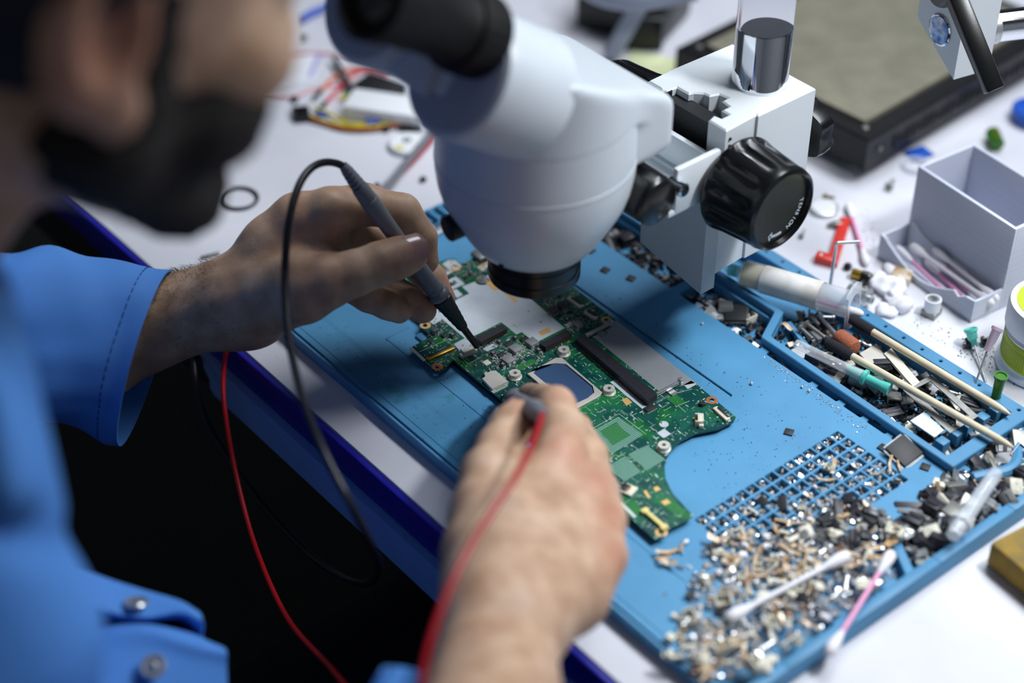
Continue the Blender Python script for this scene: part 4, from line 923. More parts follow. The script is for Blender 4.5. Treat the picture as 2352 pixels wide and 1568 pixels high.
# ---------------------------------------------------------------- needles, hex key, red part
def wirething(name, pts, r, m, label, cat, n=10): return tag(MB().tube(pts, r, n).build(name, m, base=pts[0]), label, cat)
hb, ht, he = at(1908, 648, 15), at(1921, 562, 47), at(1974, 555, 47)
wirething('hex_key', [hb-np.array((0, 0, 6)), hb]+crv([hb*.1+ht*.9, ht+np.array((0, 0, .8)), ht*.88+he*.12+np.array((0, 0, 1.2))], 5)+[he], 1.05, 'steel', 'steel L-shaped hex key standing in a hole of the tray rim', 'hex key', 8)
r0 = at(1940, 510, 2); r1 = at(1912, 602, 2); r2 = at(1882, 594, 2); rd = (r0-r1); ra = math.atan2(rd[1], rd[0]); rm = MB()
rm.box((r0+r1)/2, (np.linalg.norm(rd)+6, 7, 4), rotz(ra), .5); dd_ = r2-r1; rm.box((r1+r2)/2+np.array((0, 0, .8)), (np.linalg.norm(dd_)+5, 7.4, 5.6), rotz(math.atan2(dd_[1], dd_[0])), .5)
rp = thing('red_bracket', 'red plastic L-shaped bracket lying on the white bench', 'plastic part', r1); rm.build('bracket_body', 'red_plastic', rp)
MB().cyl(r2+np.array((1, 0, 3.4)), r2+np.array((1, 0, 3.9)), 1.0, n=14).build('pin_hole', 'jar_white', rp)
def needle(hub_a, hub_b, tip, m, label, ra=4.2, rb=2.0):
    hub_a, hub_b, tip = map(lambda q: np.array(q, float), (hub_a, hub_b, tip)); d = (hub_b-hub_a)/np.linalg.norm(hub_b-hub_a); L = np.linalg.norm(hub_b-hub_a)
    t = thing('dispensing_needle', label, 'needle', hub_a, group=None)
    MB().lathe([(ra*.72, .8), (ra*.78, 0), (ra, 0), (ra, 1.6), (ra*.8, 2.4), (ra*.72, L*.6), (rb*1.05, L*.66), (rb, L), (.4, L)], hub_a, d, n=24).build('hub', m, t)
    if tip is not None and np.linalg.norm(tip-hub_b) > 2: MB().cyl(hub_b-d*2, tip, .62, n=10).build('cannula', 'steel', t)
    return t
needle(at(2229, 754, 12), at(2238, 794, 3), at(2264, 876, .8), 'teal', 'teal hub needle leaning on the bench near the printed box')
needle(at(2292, 752, 42), at(2266, 806, 30), at(2240, 882, 14.5), 'pink_hub', 'pale pink hub needle stuck upright in a hole of the mat rim', 3.4, 1.9)
needle(at(2300, 862, 31), at(2287, 912, 14.8), at(2287, 912, 14.8), 'green_hub', 'short olive green hub standing on the corner of the mat rim', 4.0, 2.6)
# capped needle in the tray
na, nb = at(1828, 789, 17), at(1990, 868, 15); nd = (nb-na)/np.linalg.norm(nb-na); NL = np.linalg.norm(nb-na)
cn = thing('capped_needle', 'teal needle in a long clear cap lying over the tool tray edge', 'needle', na)
MB().lathe([(2.7, 0), (2.9, .8), (3.1, NL*.75), (3.9, NL)], na, nd, n=24).build('clear_cap', 'frost', cn)
MB().lathe([(1.6, NL*.72), (2.5, NL*.78), (3.2, NL-3), (4.6, NL-2), (4.6, NL), (2.8, NL+.5), (2.6, NL+8), (3.8, NL+14), (3.8, NL+15)], na, nd, n=24).build('hub', 'teal', cn)
MB().cyl(na+nd*14, na+nd*NL*.62, .5, n=8).build('cannula', 'brass', cn)
# wooden foam-tipped sticks
def stick(a, b, label, la=16):
    a, b = np.array(a, float), np.array(b, float); d = (b-a)/np.linalg.norm(b-a); L = np.linalg.norm(b-a)
    t = thing('foam_tipped_stick', label, 'wooden stick', a, group='wooden foam-tipped sticks')
    MB().lathe([(1.9, la-4), (2.2, la), (2.2, L-10), (1.6, L-4), (.5, L)], a, d, n=18).build('stick', 'wood', t)
    MB().lathe([(.4, -.6), (2.3, .6), (3.1, 4), (3.3, 9), (3.0, la), (2.5, la+.6)], a, d, n=20).build('foam_tip', 'foam_black', t, label='charcoal foam tip')
stick(at(1948, 728, 20), at(2321, 952, 18), 'wooden stick with black foam tip nearest the outer rim of the mat', 18)
stick(at(1896, 783, 19), at(2328, 1028, 19.5), 'wooden stick with charcoal tip crossing the middle of the tool tray', 19)
# grinding bit
ga, gb, gc = at(1880, 725, 12), at(1925, 772, 15), at(1964, 800, 16)
gr = thing('grinding_bit', 'rotary grinding bit with orange abrasive drum beside charcoal foam tip', 'grinding bit', gb)
MB().cyl(ga, gb, 1.3, n=14).build('shank', 'steel', gr); gd = (gc-gb)/np.linalg.norm(gc-gb); GL = np.linalg.norm(gc-gb)
MB().lathe([(1, -.5), (4.6, 0), (5.2, 1.4), (5.2, GL-2), (4.2, GL), (.3, GL+.6)], gb, gd, n=30).build('abrasive_drum', 'abrasive', gr)
# metal nut spacer, fittings, screws, cotton
nc = at(2138, 722, 0); nt_ = thing('flanged_spacer', 'white and steel threaded spacer standing on square base by printed box', 'spacer', nc)
MB().box(nc+np.array((0, 0, 2.2)), (9.6, 9.6, 4), rotz(.2), .4).build('square_base', 'steel_dull', nt_); MB().ring(nc+np.array((0, 0, 4)), 5.0, 2.6, 8).ring(nc+np.array((0, 0, 11.9)), 4.9, 2.6, .2).build('sleeve', 'jar_white', nt_)
MB().cyl(nc+np.array((0, 0, 4)), nc+np.array((0, 0, 8)), 2.6, n=18).build('bore', 'black_matte', nt_); MB().ring(nc+np.array((0, 0, 11.6)), 3.9, 2.4, .7).build('steel_insert', 'steel', nt_)
fa, fb = at(1962, 668, 7), at(2004, 690, 7); fd = (fb-fa)/np.linalg.norm(fb-fa); FL = np.linalg.norm(fb-fa)
tag(MB().lathe([(3.2, -4), (5.2, -3), (5.2, 2), (4.8, 2.3), (5.2, 2.6), (5.2, FL*.6), (6.4, FL*.62), (6.4, FL*.7), (5.6, FL*.76), (2.6, FL*.78), (2.6, FL), (1.4, FL), (1.2, FL-3)], fa, fd, n=32).build('metal_connector', 'steel', base=fa), 'bright turned metal connector lying behind the syringe flange', 'connector')
p = at(1978, 632, 3.2); bf = thing('brass_fitting', 'small brass and black threaded fitting among cotton shreds', 'fitting', p); d = np.array((.8, .35, 0)); d /= np.linalg.norm(d)
MB().lathe([(3, -6), (3.2, -5), (3.2, 0), (2.6, 0)], p, d, n=20, ribs=lambda i, j: 1-.05*(i % 2)).build('brass_collar', 'brass', bf); MB().lathe([(2.6, 0), (3.6, .5), (3.6, 4), (2.4, 7), (1.6, 8)], p, d, n=20).build('black_nut', 'black_gloss', bf); MB().lathe([(2.6, -2), (3.0, 0), (2.4, 3), (.3, 3.4)], p+np.array((6, -6, -.3)), (.2, -.9, 0), n=16).build('black_tail', 'black_gloss', bf)
p = at(1947, 612, 2.3); tag(MB().lathe([(1.4, -2.1), (2.6, -1.4), (2.8, 0), (2.0, 1.6), (.9, 2.0), (.9, 1.2)], p, (.3, -.6, .7), n=20).build('grub_screw', 'black_gloss', base=p), 'tiny black screw head alone on the bench right of red part', 'screw')
def screw(p, label, ang=0.4, L=7, m='steel_dull', r=3.0):
    t = thing('screw', label, 'screw', p); d = np.array((math.cos(ang), math.sin(ang), .15))
    MB().lathe([(r*.6, -1.6), (r, -1), (r, .4), (r*.5, .6)], np.array(p)+np.array((0, 0, r)), d, n=18).build('head', m, t)
    MB().lathe([(r*.42, .5)]+[(r*(.5 if k % 2 else .42), .5+L*k/10) for k in range(1, 10)]+[(.2, .5+L)], np.array(p)+np.array((0, 0, r)), d, n=12).build('thread', m, t)
screw(at(2041, 436, 0), 'steel screw lying on the bench left of the tall bin', 1.9, 7); screw(at(1895, 458, 0), 'gold-tipped screw half hidden behind the big focus knob', .4, 6, 'brass', 2.2)
screw(at(1840, 546, 0), 'small dark screw lying under the big focus knob', 2.0, 6, 'steel_dull', 1.8)
p = at(1922, 522, 0); o = tag(MB().box(p+np.array((0, 0, 2.2)), (6.5, 4, 4), rotz(.9), .5).ring(p+np.array((-3, -3.4, .4)), 1.9, 1, 2.4).build('terminal_clip', 'steel_dull', base=p), 'small steel terminal clip touching the red bracket', 'clip')
c = at(1891, 482, 0); rg_ = thing('coin_cell', 'flat silver round cell lying on the bench behind the focus knob', 'battery', c); MB().lathe([(9.2, .2), (9.8, .8), (9.8, 2.6), (9, 3)], c, n=40).build('can', 'steel', rg_); MB().cyl(c+np.array((0, 0, 3)), c+np.array((0, 0, 3.2)), 8.4, n=36).build('face', 'jar_white', rg_)
screw(at(2224, 800, 0), 'black screw lying left of the teal needle hub', 2.6, 5, 'black_gloss', 2.6); screw(at(2258, 790, 0), 'black screw lying right of the teal needle hub', 1.2, 7, 'black_gloss', 2.8)
def blob(name, p, r, seed, m, label, cat, sq=(1, 1, .7), res=.8, amp=.22):
    p = np.array(p, float)
    V_, Q_ = nets(lambda P: ell(P, p, np.array(sq)*r)+wob(P-p.astype(np.float32), 2.6/r, seed)*r*amp, p-r*1.5, p+r*1.5, max(res, r/9))
    return tag(np_mesh(name, V_, Q_, m, None, p, relax=1), label, cat)
CG = 'cotton wool pieces'
for i, (px, py, r_, lab_) in enumerate(((2040, 655, 9, 'largest tuft of white cotton wool beside the printed tray'), (2062, 690, 8, 'cotton wool lump below the largest tuft'), (2040, 712, 6, 'small round cotton ball next to the turned metal connector'), (2022, 645, 6, 'cotton wool wisp between brass fitting and metal connector'), (2052, 620, 4.5, 'thin cotton shred against the printed tray wall'))):
    p = at(px, py, r_*.4); o = blob('cotton_wool', p, r_*1.12, i, 'cotton', lab_, 'cotton', (1.15, 1, .42), .7, .34); o['group'] = CG
p = at(2072, 634, 3.4); tag(MB().box(p, (12, 11, 6.4), rotz(.5), 1.4).build('foam_offcut', 'flex', base=p), 'cream square foam offcut leaning by the cotton tufts', 'foam')
# clear tube with cap, lower right
ta, tb = at(2288, 1085, 22), at(2205, 1205, 20); td_ = (tb-ta)/np.linalg.norm(tb-ta); TL = np.linalg.norm(tb-ta)
tc = thing('clear_needle_cap', 'long clear plastic needle cap lying on the black chip heap', 'needle cap', ta)
MB().lathe([(3.6, 0), (4, .6), (4.4, TL*.8), (4.8, TL*.95), (6, TL*.96), (6, TL), (4.2, TL+.5), (3.8, TL+9), (3.2, TL+9.3)], ta, td_, n=28).build('cap_tube', 'clear', tc)
# sponge
p = at(2270, 1268, 0); tag(MB().box(p+np.array((38, 12, 8.2)), (62, 48, 16), rotz(-.12), 2).build('sponge', 'sponge', base=p), 'yellow-brown cleaning sponge at the near right corner beside the mat', 'sponge')
# ---------------------------------------------------------------- left and rear bench clutter
c = at(549, 455, 1.3); tag(MB().tube([c+np.array((12.4*math.cos(t)*1.03, 12.0*math.sin(t), 0)) for t in np.linspace(0, 2*math.pi, 48, endpoint=False)], 1.15, 10, closed=True).build('rubber_ring', 'rubber_ring', base=c), 'black rubber ring lying alone on the white bench', 'rubber ring')
for (a, b), lab_ in ((((462, 592), (504, 582)), 'flat dark grey metal strip farther from the wrist'), (((496, 604), (524, 588)), 'short dark grey metal strip touching the wrist hair')):
    p, q = at(*a, .8), at(*b, .8); d = q-p; o = tag(MB().box((p+q)/2, (np.linalg.norm(d), 2.8, 1.2), rotz(math.atan2(d[1], d[0])), .1).build('metal_strip', 'steel_dull', base=p), lab_, 'metal strip')
p = at(2285, 318, 5.4); ca = thing('capacitor', 'green and gold cylinder capacitor lying on the bench at far right', 'capacitor', p); d = np.array((.75, -.6, 0)); d /= np.linalg.norm(d)
MB().lathe([(4.4, -8), (5, -7.4), (5, 5), (4.5, 5.6), (5, 6.2), (5, 7.6), (4.2, 8.2)], p, d, n=26).build('sleeve', 'green_hub', ca); MB().box(p+np.array((0, 0, 4.8)), (11, 2.4, .5), rotz(math.atan2(d[1], d[0]))).build('stripe', 'brass', ca)
c = at(2372, 275, 0); tag(MB().lathe([(15, .2), (16, 1), (16, 9), (15, 10), (12, 10), (11.5, 8.5), (.2, 8.5)], c, n=48, ribs=lambda i, j: 1-.015*(i % 2)).build('bottle_cap', 'blue_plastic', base=c), 'cobalt blue plastic cap cut by the right frame edge', 'cap')
p = at(2110, 352, .8); tag(MB().box(p, (13, 17, 1.0), rotz(-.2), .2).build('blue_tag', 'blue_plastic', base=p), 'blue plastic tag lying behind the tall bin by hot plate', 'tag')
c = at(2102, 385, 0); tag(MB().ring(c+np.array((0, 0, .3)), 9, 7, 3.4).build('clear_ring', 'clear', base=c), 'clear plastic ring beside the blue plastic tag', 'ring')
# ---------------------------------------------------------------- salvaged parts, chips and scrap
def multi(name, parts):
    me = bpy.data.meshes.new(name); V_, F_, I_ = [], [], []
    for k, (mb, m) in enumerate(parts):
        n = len(V_); V_ += [(a*S, b*S, c*S) for a, b, c in mb.v]; F_ += [tuple(i+n for i in q) for q in mb.f]; I_ += [k]*len(mb.f); me.materials.append(M[m])
    me.from_pydata(V_, [], F_); me.update(); me.polygons.foreach_set('material_index', I_)
    me.polygons.foreach_set('use_smooth', [True]*len(F_)); me.set_sharp_from_angle(angle=math.radians(35)); return me
r8 = random.Random(11)
def leads(L, n, y, z=0.15, w=.3, l=.9):
    m = MB()
    for sg in (-1, 1):
        for i in range(n): m.box((-L/2+L*(i+.5)/n, sg*y, z), (w, l, .2))
    return m
KIND = {}
def kind(k, name, h, me): KIND.setdefault(k, []).append((name, h, me))
for a, b, h in ((5, 5, .9), (6.5, 5, 1.0), (4, 4, .8), (8, 6, 1.1)):
    kind('chip', 'loose_chip', h, multi('loose_chip', [(MB().box((0, 0, h/2), (a, b, h), None, .1), 'chip'), (MB().box((0, 0, .05), (a*.9, b*.9, .12)), 'tin')]))
for a, b in ((8, 4.4), (11, 6)):
    kind('chip', 'leaded_chip', 1.6, multi('leaded_chip', [(MB().box((0, 0, .95), (a, b, 1.3), None, .15), 'chip2'), (leads(a, int(a/.9), b/2+.35), 'tin')]))
for m_ in ('inductor', 'inductor_pale', 'chip2'):
    kind('inductor', 'loose_inductor', 3, multi('loose_inductor', [(MB().box((0, 0, 1.5), (6, 6, 3), None, .3), m_), (MB().box((-1.6, 0, 3.0), (1.6, 2.8, .2)).box((1.6, 0, 3.0), (1.6, 2.8, .2)), 'tin')]))
m_ = MB()
for c, sz in (((0, 0, .2), (9, 7.5, .3)), ((0, 0, 3.1), (9, 7.5, .3)), ((0, 3.6, 1.6), (9, .3, 3)), ((0, -3.6, 1.6), (9, .3, 3)), ((4.3, 0, 1.6), (.3, 7.2, 3)), ((-2, 4.1, .8), (1.4, .8, 1.4)), ((-2, -4.1, .8), (1.4, .8, 1.4))): m_.box(c, sz)
kind('port', 'loose_port', 3.2, multi('loose_port', [(m_, 'steel'), (MB().box((1.5, 0, 1.6), (5, 6.2, 1.4)), 'black_matte')]))
kind('port', 'loose_port', 5, multi('loose_port', [(MB().box((0, 0, 2.4), (12, 9, 4.6), None, .5), 'steel_dull'), (MB().box((-6, 0, 2.4), (.4, 7, 2.6)), 'black_matte'), (leads(9, 8, 4.8), 'tin')]))
kind('blackconn', 'loose_connector', 3.4, multi('loose_connector', [(MB().box((0, 0, 1.7), (10, 5, 3.4), None, .25).box((0, 0, 3.5), (8, 1.2, .4)), 'connector'), (leads(9, 10, 2.8), 'tin')]))
kind('blackconn', 'loose_connector', 5, multi('loose_connector', [(MB().box((0, 0, 2.5), (7, 6.5, 5), None, .3).box((0, 1, 5.2), (4, 2, .8)), 'connector'), (leads(6, 5, 3.4), 'steel')]))
kind('blackconn', 'loose_connector', 2.4, multi('loose_connector', [(MB().box((0, 0, 1.2), (15, 4.2, 2.4), None, .25), 'connector'), (leads(14, 22, 2.3, w=.25), 'tin')]))
w_ = MB().box((0, 0, .5), (7.5, 5, 1), None, .15)
for c, sz in (((0, 2.2, 2), (7.5, .7, 3.6)), ((-3.4, 0, 2), (.8, 5, 3.6)), ((3.4, 0, 2), (.8, 5, 3.6)), ((0, -2.1, 1.6), (3, .6, 2.6))): w_.box(c, sz, None, .12)
kind('white', 'white_connector', 3.8, multi('white_connector', [(w_, 'cream'), (leads(5, 4, 2.9), 'tin')]))
kind('white', 'white_connector', 2, multi('white_connector', [(MB().box((0, 0, 1), (11, 3.4, 2), None, .2), 'cream'), (MB().box((0, .9, 1.6), (9, 1.6, 1.2), None, .1), 'connector')]))
kind('white', 'white_connector', 4, multi('white_connector', [(MB().box((0, 0, 2), (6.5, 6, 4), None, .4).cyl((-1.6, 0, 3.9), (-1.6, 0, 4.2), .8, n=10).cyl((1.6, 0, 3.9), (1.6, 0, 4.2), .8, n=10), 'cream')]))
for s in range(5):
    rs = np.random.RandomState(s); n = 7; a = np.sort(rs.uniform(0, 6.28, n)); pl = [(rs.uniform(2, 4.5)*math.cos(t), rs.uniform(1.2, 3.2)*math.sin(t)) for t in a]
    kind('flake', 'metal_flake', .6, multi('metal_flake', [(MB().prism(pl, 0, .5).box((0, 0, .7), (2.5, .5, 1.0), rotz(s)), 'tin' if s % 2 else 'steel')]))
for s in range(6):
    rs = np.random.RandomState(40+s); L = rs.uniform(8, 15); wd_ = rs.uniform(1.6, 3.4); k1, k2 = rs.uniform(-1.2, 1.2), rs.uniform(.4, 2.4); g = []
    for i in range(12):
        t = i/11-.5; row = []
        for j in (-1, 0, 1): row.append((L*t, j*wd_/2+k1*t*t*4, 1.2+abs(math.sin(t*k2*2))*2.2+.5*j*t*k1))
        g.append(row)
    kind('flex', 'flex_scrap', 1.6, multi('flex_scrap', [(MB().sheet(g, .35), 'rust' if s in (0, 3) else 'flex')]))
kind('barrel', 'metal_barrel', 2.6, multi('metal_barrel', [(MB().cyl((-3.6, 0, 1.4), (3.6, 0, 1.4), 1.3, bev=.3, n=14).cyl((3.2, 0, 1.4), (4.4, 0, 1.4), 2.0, n=14), 'steel')]))
kind('pearl', 'solder_bead', 2.6, multi('solder_bead', [(MB().sphere((0, 0, 1.3), 1.35, 14), 'tin')]))
kind('pearl', 'solder_bead', 3.2, multi('solder_bead', [(MB().sphere((0, 0, 1.6), 1.7, 12, (1.6, 1, .9)), 'cotton')]))
zone = lambda *l: [(at(x, y, 10)[:2], ph) for x, y, ph in l]
HEAPZ = zone((1585, 1320, 'at the left fringe of the scrap heap'), (1700, 1250, 'at the top left of the scrap heap'), (1830, 1230, 'at the top middle of the scrap heap'), (1980, 1220, 'in the scrap heap by the black pile'), (1760, 1360, 'by the white swab tip in the heap'), (1880, 1330, 'under the white swab in the heap'), (1990, 1330, 'in the heap between the swabs'), (1620, 1440, 'in the heap left of the white swab'), (1740, 1480, 'in the heap below the white swab'), (1870, 1430, 'in the heap left of the pink swab'), (1620, 1550, 'in the lowest corner of the scrap heap'))
BHEAPZ = zone((2110, 1190, 'in the dark heap by the cell grid'), (2100, 1270, 'in the dark heap by the pink swab'), (2200, 1120, 'in the dark heap by the tray corner'), (2260, 1060, 'in the dark heap above the clear cap'), (2180, 1230, 'in the dark heap below the clear cap'), (2270, 1180, 'in the dark heap right of the clear cap'), (2340, 1030, 'in the dark heap by the curved rib'), (2345, 1110, 'in the dark heap by the sponge'))
PILEZ = zone((1900, 1190, 'in the left of the black pile on the cell grid'), (1980, 1160, 'at the top of the black pile on the cell grid'), (1990, 1240, 'at the right of the black pile on the cell grid'), (1920, 1250, 'at the foot of the black pile on the cell grid'))
GRIDZ = zone((1690, 1220, 'over the left end of the cell grid'), (1800, 1150, 'over the middle of the first grid rows'), (1900, 1090, 'over the upper middle of the cell grid'), (2020, 1070, 'over the upper right of the cell grid'), (1850, 1210, 'over the last rows of the cell grid'))
BOXZ = zone((1830, 760, 'in the tool tray by the triangular shelf'), (1900, 770, 'in the tool tray under the syringe flange'), (1890, 840, 'in the tool tray left of the clear capped needle'), (1970, 800, 'in the tool tray by the orange grinding drum'), (2060, 820, 'in the tool tray between the two wooden sticks'), (2020, 910, 'in the tool tray below the teal needle hub'), (2130, 890, 'in the tool tray by the shield frame'), (2120, 980, 'in the tool tray by the pale metal plate'), (2230, 960, 'in the tool tray by the blue pegs'))
T1Z = zone((1410, 540, 'in the narrow tray nearest the objective'), (1450, 570, 'in the narrow tray left of the rack plate'), (1510, 620, 'in the lower half of the narrow tray'), (1550, 640, 'at the lower end of the narrow tray'))
VAR = {'chip': ('square', 'larger', 'small', 'broad', 'two-row leaded', 'long two-row leaded'), 'inductor': ('dark', 'pale', 'near-black'), 'port': ('hollow bright', 'boxy dull'), 'blackconn': ('flat', 'tall', 'long thin'), 'white': ('open-topped', 'slim', 'cube-like'), 'flake': ('jagged', 'bright jagged', 'narrow', 'wide', 'small'), 'flex': ('amber', 'pale', 'narrow pale', 'amber speckled', 'wide pale', 'short pale'), 'barrel': ('single',), 'pearl': ('round', 'white oval')}
KD = {'chip': 'black chip', 'inductor': 'square inductor', 'port': 'steel port shell', 'blackconn': 'black nylon connector', 'white': 'cream white connector', 'flake': 'shiny metal flake', 'flex': 'curled flex scrap', 'barrel': 'metal screw barrel', 'pearl': 'solder bead'}
CT = {'chip': 'chip', 'inductor': 'inductor', 'port': 'port', 'blackconn': 'connector', 'white': 'connector', 'flake': 'metal scrap', 'flex': 'flex scrap', 'barrel': 'screw', 'pearl': 'solder bead'}
def drop(k, p, where, group, rz=None, tilt=.12, sc=1.0, label=None):
    ki = r8.randrange(len(KIND[k])); nm, h, me = KIND[k][ki]
    if isinstance(where, list): where = min(where, key=lambda z_: (z_[0][0]-p[0])**2+(z_[0][1]-p[1])**2)[1]
    o = bpy.data.objects.new(nm, me); COL.objects.link(o); o.location = W(p); o.rotation_euler = (r8.gauss(0, tilt), r8.gauss(0, tilt), r8.uniform(0, 6.28) if rz is None else rz)
    o.scale = (sc, sc, sc)
    return tag(o, label or (VAR[k][ki]+' '+KD[k]+' '+where), CT[k] if isinstance(k, str) else 'chip', group)
def scatter(poly, n, mix, z0, z1, where, gname, tilt=.2, scr=(.75, 1.15), sep=3.2):
    xs = [p[0] for p in poly]; ys = [p[1] for p in poly]; ks = [k for k, w in mix for _ in range(w)]; done = []; tries = 0
    while len(done) < n and tries < n*60:
        tries += 1; p = (r8.uniform(min(xs), max(xs)), r8.uniform(min(ys), max(ys)))
        if not inside(p, poly) or p[0] > 280.5: continue
        near = sum(1 for q in done if (q[0]-p[0])**2+(q[1]-p[1])**2 < sep*sep)
        if near > 1 and tries < n*50: continue
        z = z0+min(near*1.6, z1-z0)+r8.uniform(0, .3); done.append(p); k = r8.choice(ks)
        g = {'chip': 'chips', 'inductor': 'inductors', 'port': 'port shells', 'blackconn': 'black connectors', 'white': 'white connectors', 'flake': 'metal flakes', 'flex': 'flex scraps', 'barrel': 'screw barrels', 'pearl': 'solder beads'}[k]
        drop(k, (p[0], p[1], z), where, g+' '+gname, tilt=tilt, sc=r8.uniform(*scr))
shr = lambda poly, d: [tuple(np.array(p)+(np.mean(poly, 0)-np.array(p))/np.linalg.norm(np.mean(poly, 0)-np.array(p))*d) for p in poly]
scatter(shr([(-48, 101), (30.5, 101), (30.5, 125), (-48, 125)], 4), 40, [('chip', 7), ('inductor', 2), ('flake', 3), ('port', 1), ('blackconn', 1), ('pearl', 1)], 3.1, 6, T1Z, 'in the narrow tray left of the rack plate')
scatter(shr(T2, 4), 22, [('chip', 4), ('inductor', 3), ('flake', 3), ('port', 2), ('white', 1)], 3.1, 6, 'in the short tray right of the microscope rack plate', 'in the short tray by the rack plate', sep=4)
for t, nn in zip(T3, (3, 3, 3, 3, 3)):
    scatter(shr(t, 1.5), nn, [('barrel', 2), ('chip', 1), ('flake', 2), ('flex', 1)], 3.2, 5, 'in the small toothed recesses beside the tool tray', 'in the toothed recesses', sep=2, scr=(.5, .8))
scatter(shr(BOX[1:5]+[(95, 158)], 4), 118, [('chip', 5), ('blackconn', 5), ('port', 5), ('barrel', 4), ('flake', 2), ('white', 2), ('inductor', 2), ('flex', 1)], 3.1, 9.5, BOXZ, 'in the long tool tray', sep=4.6, scr=(.8, 1.3))
HEAP = [tuple(at(x, y, 10)[:2]) for x, y in ((1600, 1290), (1650, 1230), (1780, 1225), (1900, 1150), (2000, 1180), (2060, 1200), (2060, 1330), (1900, 1450), (1760, 1550), (1600, 1570), (1560, 1520), (1570, 1400))]
scatter(HEAP, 250, [('flex', 10), ('white', 6), ('flake', 10), ('chip', 3), ('pearl', 4), ('barrel', 3), ('inductor', 1)], 9.9, 13.5, HEAPZ, 'in the scrap heap', tilt=.35, sep=3.8, scr=(.65, 1.3))
scatter([tuple(at(x, y, 10)[:2]) for x, y in ((1490, 1280), (1590, 1240), (1590, 1330), (1560, 1420), (1560, 1530), (1520, 1510), (1545, 1400))], 16, [('flex', 4), ('flake', 4), ('pearl', 3), ('white', 2)], 9.9, 10.5, 'strewn on the mat left of the scrap heap', 'strewn left of the scrap heap', sep=4, scr=(.5, .95))
BHEAP = [tuple(at(x, y, 9)[:2]) for x, y in ((2070, 1190), (2130, 1120), (2210, 1090), (2270, 1040), (2352, 960), (2390, 1130), (2250, 1230), (2120, 1290), (2070, 1250))]
scatter(BHEAP, 150, [('chip', 5), ('blackconn', 7), ('white', 3), ('inductor', 3), ('flake', 2), ('port', 2), ('flex', 1)], 5.5, 14, BHEAPZ, 'in the dark chip heap', tilt=.35, sep=5.0, scr=(.95, 1.45))
scatter([tuple(at(x, y, 9)[:2]) for x, y in ((1890, 1180), (1990, 1140), (2030, 1200), (1970, 1270), (1890, 1260))], 22, [('chip', 4), ('blackconn', 5)], 10, 13, PILEZ, 'piled on the cell grid end', tilt=.3, sep=4.5, scr=(.75, 1.1))
scatter([tuple(at(x, y, 10)[:2]) for x, y in ((1660, 1200), (1860, 1080), (2050, 1050), (2090, 1120), (1880, 1220), (1700, 1270))], 26, [('flex', 6), ('white', 2), ('flake', 3), ('pearl', 2), ('chip', 1)], 10, 11, GRIDZ, 'scattered over the cell grid', sep=4.5, scr=(.5, .85))
# chips one can point to
for px, py, rz, lab_ in ((1390, 621, .25, 'black chip alone on the blue mat nearest the objective'), (1449, 640, .35, 'black chip on the mat close to the narrow tray ridge'), (1357, 576, .1, 'black chip half tucked behind the objective on the mat'), (1812, 993, .5, 'black chip alone on the bare blue mat left of the cell grid'),
                         (2018, 968, .2, 'black chip at the upper end of the cell grid by the ridge'), (2125, 1073, .4, 'black chip just below the square leaded chip'), (2028, 1029, .1, 'black chip at the corner of the cell grid left of the square leaded chip')):
    p = at(px, py, 9.9); drop('chip', (p[0], p[1], 9.8 if px != 2125 else 9.9), '', 'single chips on the mat', rz, .01, 1.0, lab_).data = KIND['chip'][0][2]
def qfp(p, sz, rz, label, tilt=(0, 0)):
    t = thing('square_leaded_chip', label, 'chip', p); a = sz/2
    MB().box(np.array(p)+np.array((0, 0, 1.1)), (sz, sz, 1.6), eul(tilt[0], tilt[1], rz), .2).build('chip_body', 'chip', t)
    l = MB(); R3 = eul(tilt[0], tilt[1], rz); n = int(sz/.62)
    for sg in (-1, 1):
        for i in range(n):
            u = -a+.6+(sz-1.2)*i/(n-1)
            for v_ in ((u, sg*(a+.7), 0), (sg*(a+.7), u, 0)): l.box(np.array(p)+R3 @ np.array((v_[0], v_[1], .5)), (.24 if v_[0] == u else 1.5, 1.5 if v_[0] == u else .24, .24), R3)
    l.build('lead_row', 'steel_dull', t, kind='stuff'); return t
p = at(1690, 718, 8); qfp((p[0], p[1], 6.5), 13, .75, 'large square dark leaded chip topmost in the short tray', (.15, -.1))
p = at(2076, 1035, 13); qfp((p[0], p[1], 12.0), 15, .05, 'large square leaded chip leaning on the tool tray wall', (.1, .28))
def card(pts, h, m, th, name, label, cat, hole=None):
    poly = [tuple(at(x, y, h)[:2]) for x, y in pts]; b = (*np.mean(poly, 0), h)
    if hole: o = plate(name, poly, [[tuple(at(x, y, h)[:2]) for x, y in hole]], h, h+th, m, None, b)
    else: o = MB().prism(poly, h, h+th).build(name, m, base=b, smooth=20)
    return tag(o, label, cat)
card([(2074, 897), (2140, 862), (2247, 957), (2182, 996)], 13.5, 'steel_dull', .6, 'shield_frame', 'open rectangular grey shield frame in the tool tray', 'metal frame', [(2098, 896), (2137, 876), (2226, 956), (2186, 981)])
card([(2090, 968), (2122, 948), (2168, 990), (2146, 1006)], 12.5, 'pcb_white', .8, 'white_plate', 'plain pale metal plate at the tray end by the blue pegs', 'plate')
card([(2030, 816), (2046, 804), (2112, 882), (2097, 893)], 13, 'cream', 1.6, 'white_strip', 'long cream plastic strip lying crosswise in the tool tray', 'strip')
card([(1974, 814), (2012, 792), (2036, 826), (1996, 840)], 12.5, 'silver_can', 1.0, 'radio_card', 'silver radio module beside the cream strip in the tool tray', 'module')
p = at(2028, 831, 13); tag(MB().box((p[0], p[1], 13), (11, 4.4, 1.5), rotz(.95), .1).build('leaded_module', 'chip2', base=p), 'dark chip with two rows of bright legs by the silver radio module', 'chip')
